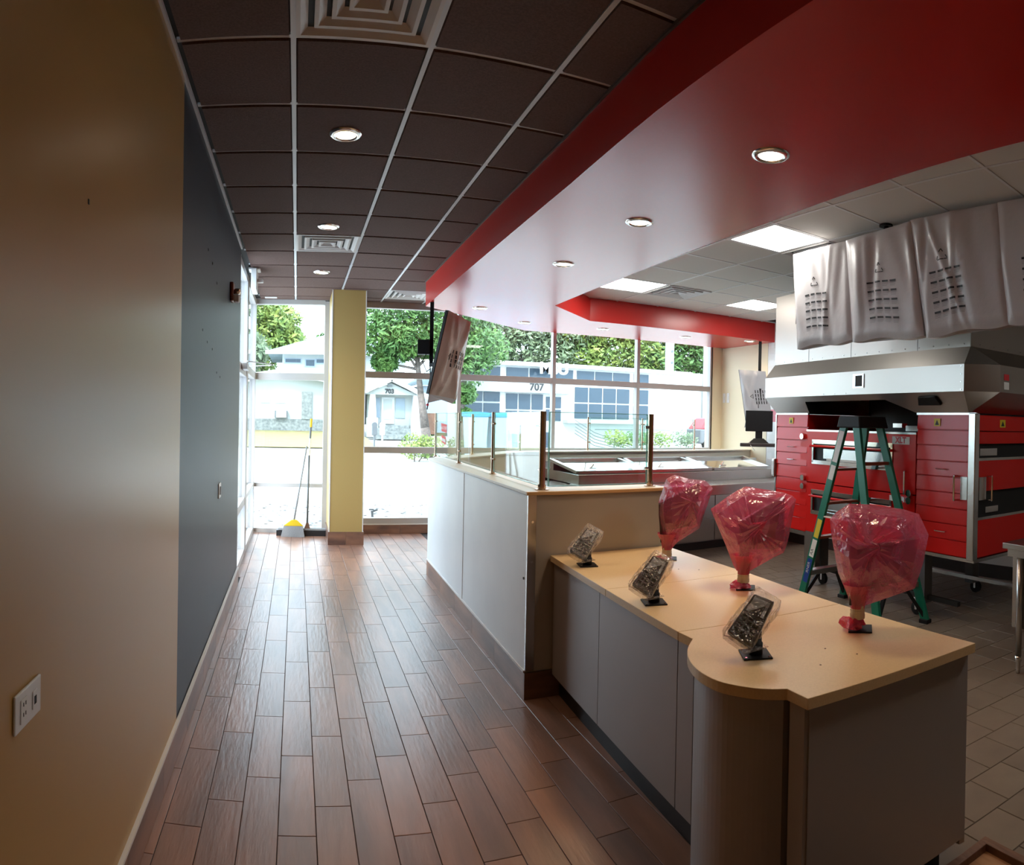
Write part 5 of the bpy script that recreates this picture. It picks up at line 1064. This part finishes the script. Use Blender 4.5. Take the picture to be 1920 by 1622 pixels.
tree('street_tree', 'large leafy street tree with pale leaning trunk beside house 703', (5.45, 28.2, -0.1), [(0.6, 0, 0), (0.3, 0, 1.8), (0.0, 0, 3.8), (-.3, 0, 6.2)],
     [((-2.4, 0, 7.2), 1.7), ((-1.4, -.5, 6.7), 1.4), ((-.1, 0, 7.3), 1.9), ((1.5, 0, 6.9), 1.7), ((-1.6, .4, 8.8), 1.9), ((.8, 0, 9.3), 2.0), ((2.8, .2, 8.5), 1.7), ((-2.2, 0, 5.6), .8), ((2.9, 0, 6.2), 1.2), ((1.6, 0, 5.7), .7)], 1300, .19, 'leaf', 1, scale=.745)
tree('street_tree', 'second thin-trunked tree beside the large street tree', (7.05, 27.4, -0.1), [(0, 0, 0), (.1, 0, 2.5), (.2, 0, 5)], [((0.2, 0, 6), 1.9), ((-1.2, 0, 7.5), 1.8), ((1.6, 0, 7.2), 1.7), ((.2, 0, 4.2), .9), ((.3, 0, 2.9), .5)], 1100, .19, 'leaf', 2, r=.28, scale=.68)
tree('background_tree', 'yellowing tree behind the house, left of the roof', (-3.4, 62, 0), [(0, 0, 0), (0, 0, 4), (.2, 0, 7)], [((-.8, 0, 6.0), 2.3), ((.4, 0, 8.6), 2.5), ((-2.0, 0, 9.5), 2.2), ((1.6, 0, 10.6), 2.2), ((-.6, 0, 11.6), 2.3), ((2.6, 0, 8.6), 1.7), ((-2.4, 0, 4.2), 1.6), ((-.2, 0, 3.8), 1.6), ((-3.0, 0, 7), 1.8)], 900, .34, 'leafy', 3, 'trees behind the houses')
tree('background_tree', 'darker tree behind the house with sparse crown near the column', (4.6, 66, 0), [(0, 0, 0), (0, 0, 4), (-.2, 0, 8)], [((-1.2, 0, 9.2), 1.6), ((.6, 0, 10.4), 1.4), ((-2.0, 0, 8.2), 1.3), ((1.6, 0, 8.8), 1.3), ((0, 0, 12.2), 1.0)], 600, .30, 'leaf', 4, 'trees behind the houses')
tree('background_tree', 'grey-green wispy tree behind the roof letters', (21.2, 59, 0), [(0, 0, 0), (0, 0, 4), (0, 0, 6)], [((-2.8, 0, 6.0), 2.2), ((0, 0, 6.6), 2.4), ((2.6, 0, 6.2), 2.2), ((-1.6, 0, 8.4), 2.4), ((1.4, 0, 8.8), 2.4), ((-4.2, 0, 8), 2.0), ((4, 0, 8), 2.0)], 1500, .24, 'leafp', 5, 'trees behind the houses', scale=1.27)
tree('background_tree', 'bright yellow-green tree above the office building', (31.4, 59, 0), [(0, 0, 0), (0, 0, 4), (0, 0, 6)], [((-2.6, 0, 6.2), 2.3), ((0, 0, 7.2), 2.5), ((2.6, 0, 6.6), 2.3), ((-1.4, 0, 8.9), 2.3), ((1.4, 0, 9.2), 2.4), ((-3.8, 0, 8.2), 1.9)], 1500, .26, 'leafy', 6, 'trees behind the houses', scale=1.27)
tree('background_tree', 'dense green tree behind the utility pole', (40.2, 59, 0), [(0, 0, 0), (0, 0, 4), (0, 0, 6)], [((-2.6, 0, 6.2), 2.3), ((0, 0, 7.2), 2.5), ((2.6, 0, 6.6), 2.3), ((-1.4, 0, 8.9), 2.3), ((1.4, 0, 9.2), 2.4)], 1500, .26, 'leaf', 7, 'trees behind the houses', scale=1.27)
tree('background_tree', 'tall hedge-like tree at the left edge behind the lawn', (-7.0, 58, 0), [(0, 0, 0), (0, 0, 4), (0, 0, 6)], [((3.0, 0, 3.0), 1.6), ((1.6, 0, 5.0), 2.0), ((2.6, 0, 7.4), 2.0), ((1.0, 0, 9.8), 2.2)], 900, .34, 'leafp', 8, 'trees behind the houses')
def bush(label, base, clumps, mat, seed, n=420, size=.085, grp='low bushes across the street'):
    t = thing('bush', label, 'bush', base, 0, grp); rnd = random.Random(seed); m = MB()
    for c, r in clumps: leaves(m, c, r, n, size, rnd, .8)
    m.build('foliage', mat, t); s_ = MB()
    for c, r in clumps: s_.tube((c[0] * .3, c[1], 0), c, .03, 6, .01)
    s_.build('stem', 'bark', t); return t
bush('round light green bush left of the leaning trunk', (4.85, 26.2, -.14), [((0, 0, .65), .7), ((.6, 0, .6), .65)], 'leafy', 21); bush('round green bush right of the leaning trunk', (6.5, 26.0, -.14), [((0, 0, .55), .65), ((.7, 0, .55), .6)], 'leafp', 22)
for i, x in enumerate((15.2, 16.4, 17.6, 19.2)): bush(['flower bush below the office stairs, first from the left', 'flower bush below the office windows, second from the left', 'flower bush below the office windows, third from the left', 'flower bush near the utility pole, fourth from the left'][i], (x * .95, 27.0, 0), [((0, 0, .9), .55), ((.5, 0, .8), .5)], ('leafy', 'leaf', 'leafy', 'leafp')[i], 30 + i, 240)
bush('tall grey tangled shrub at the right end of the window', (21.6, 28.0, 0), [((0, 0, 1.0), .7), ((.3, 0, 1.9), .6), ((-.2, 0, .5), .5)], 'leafp', 40, 380)
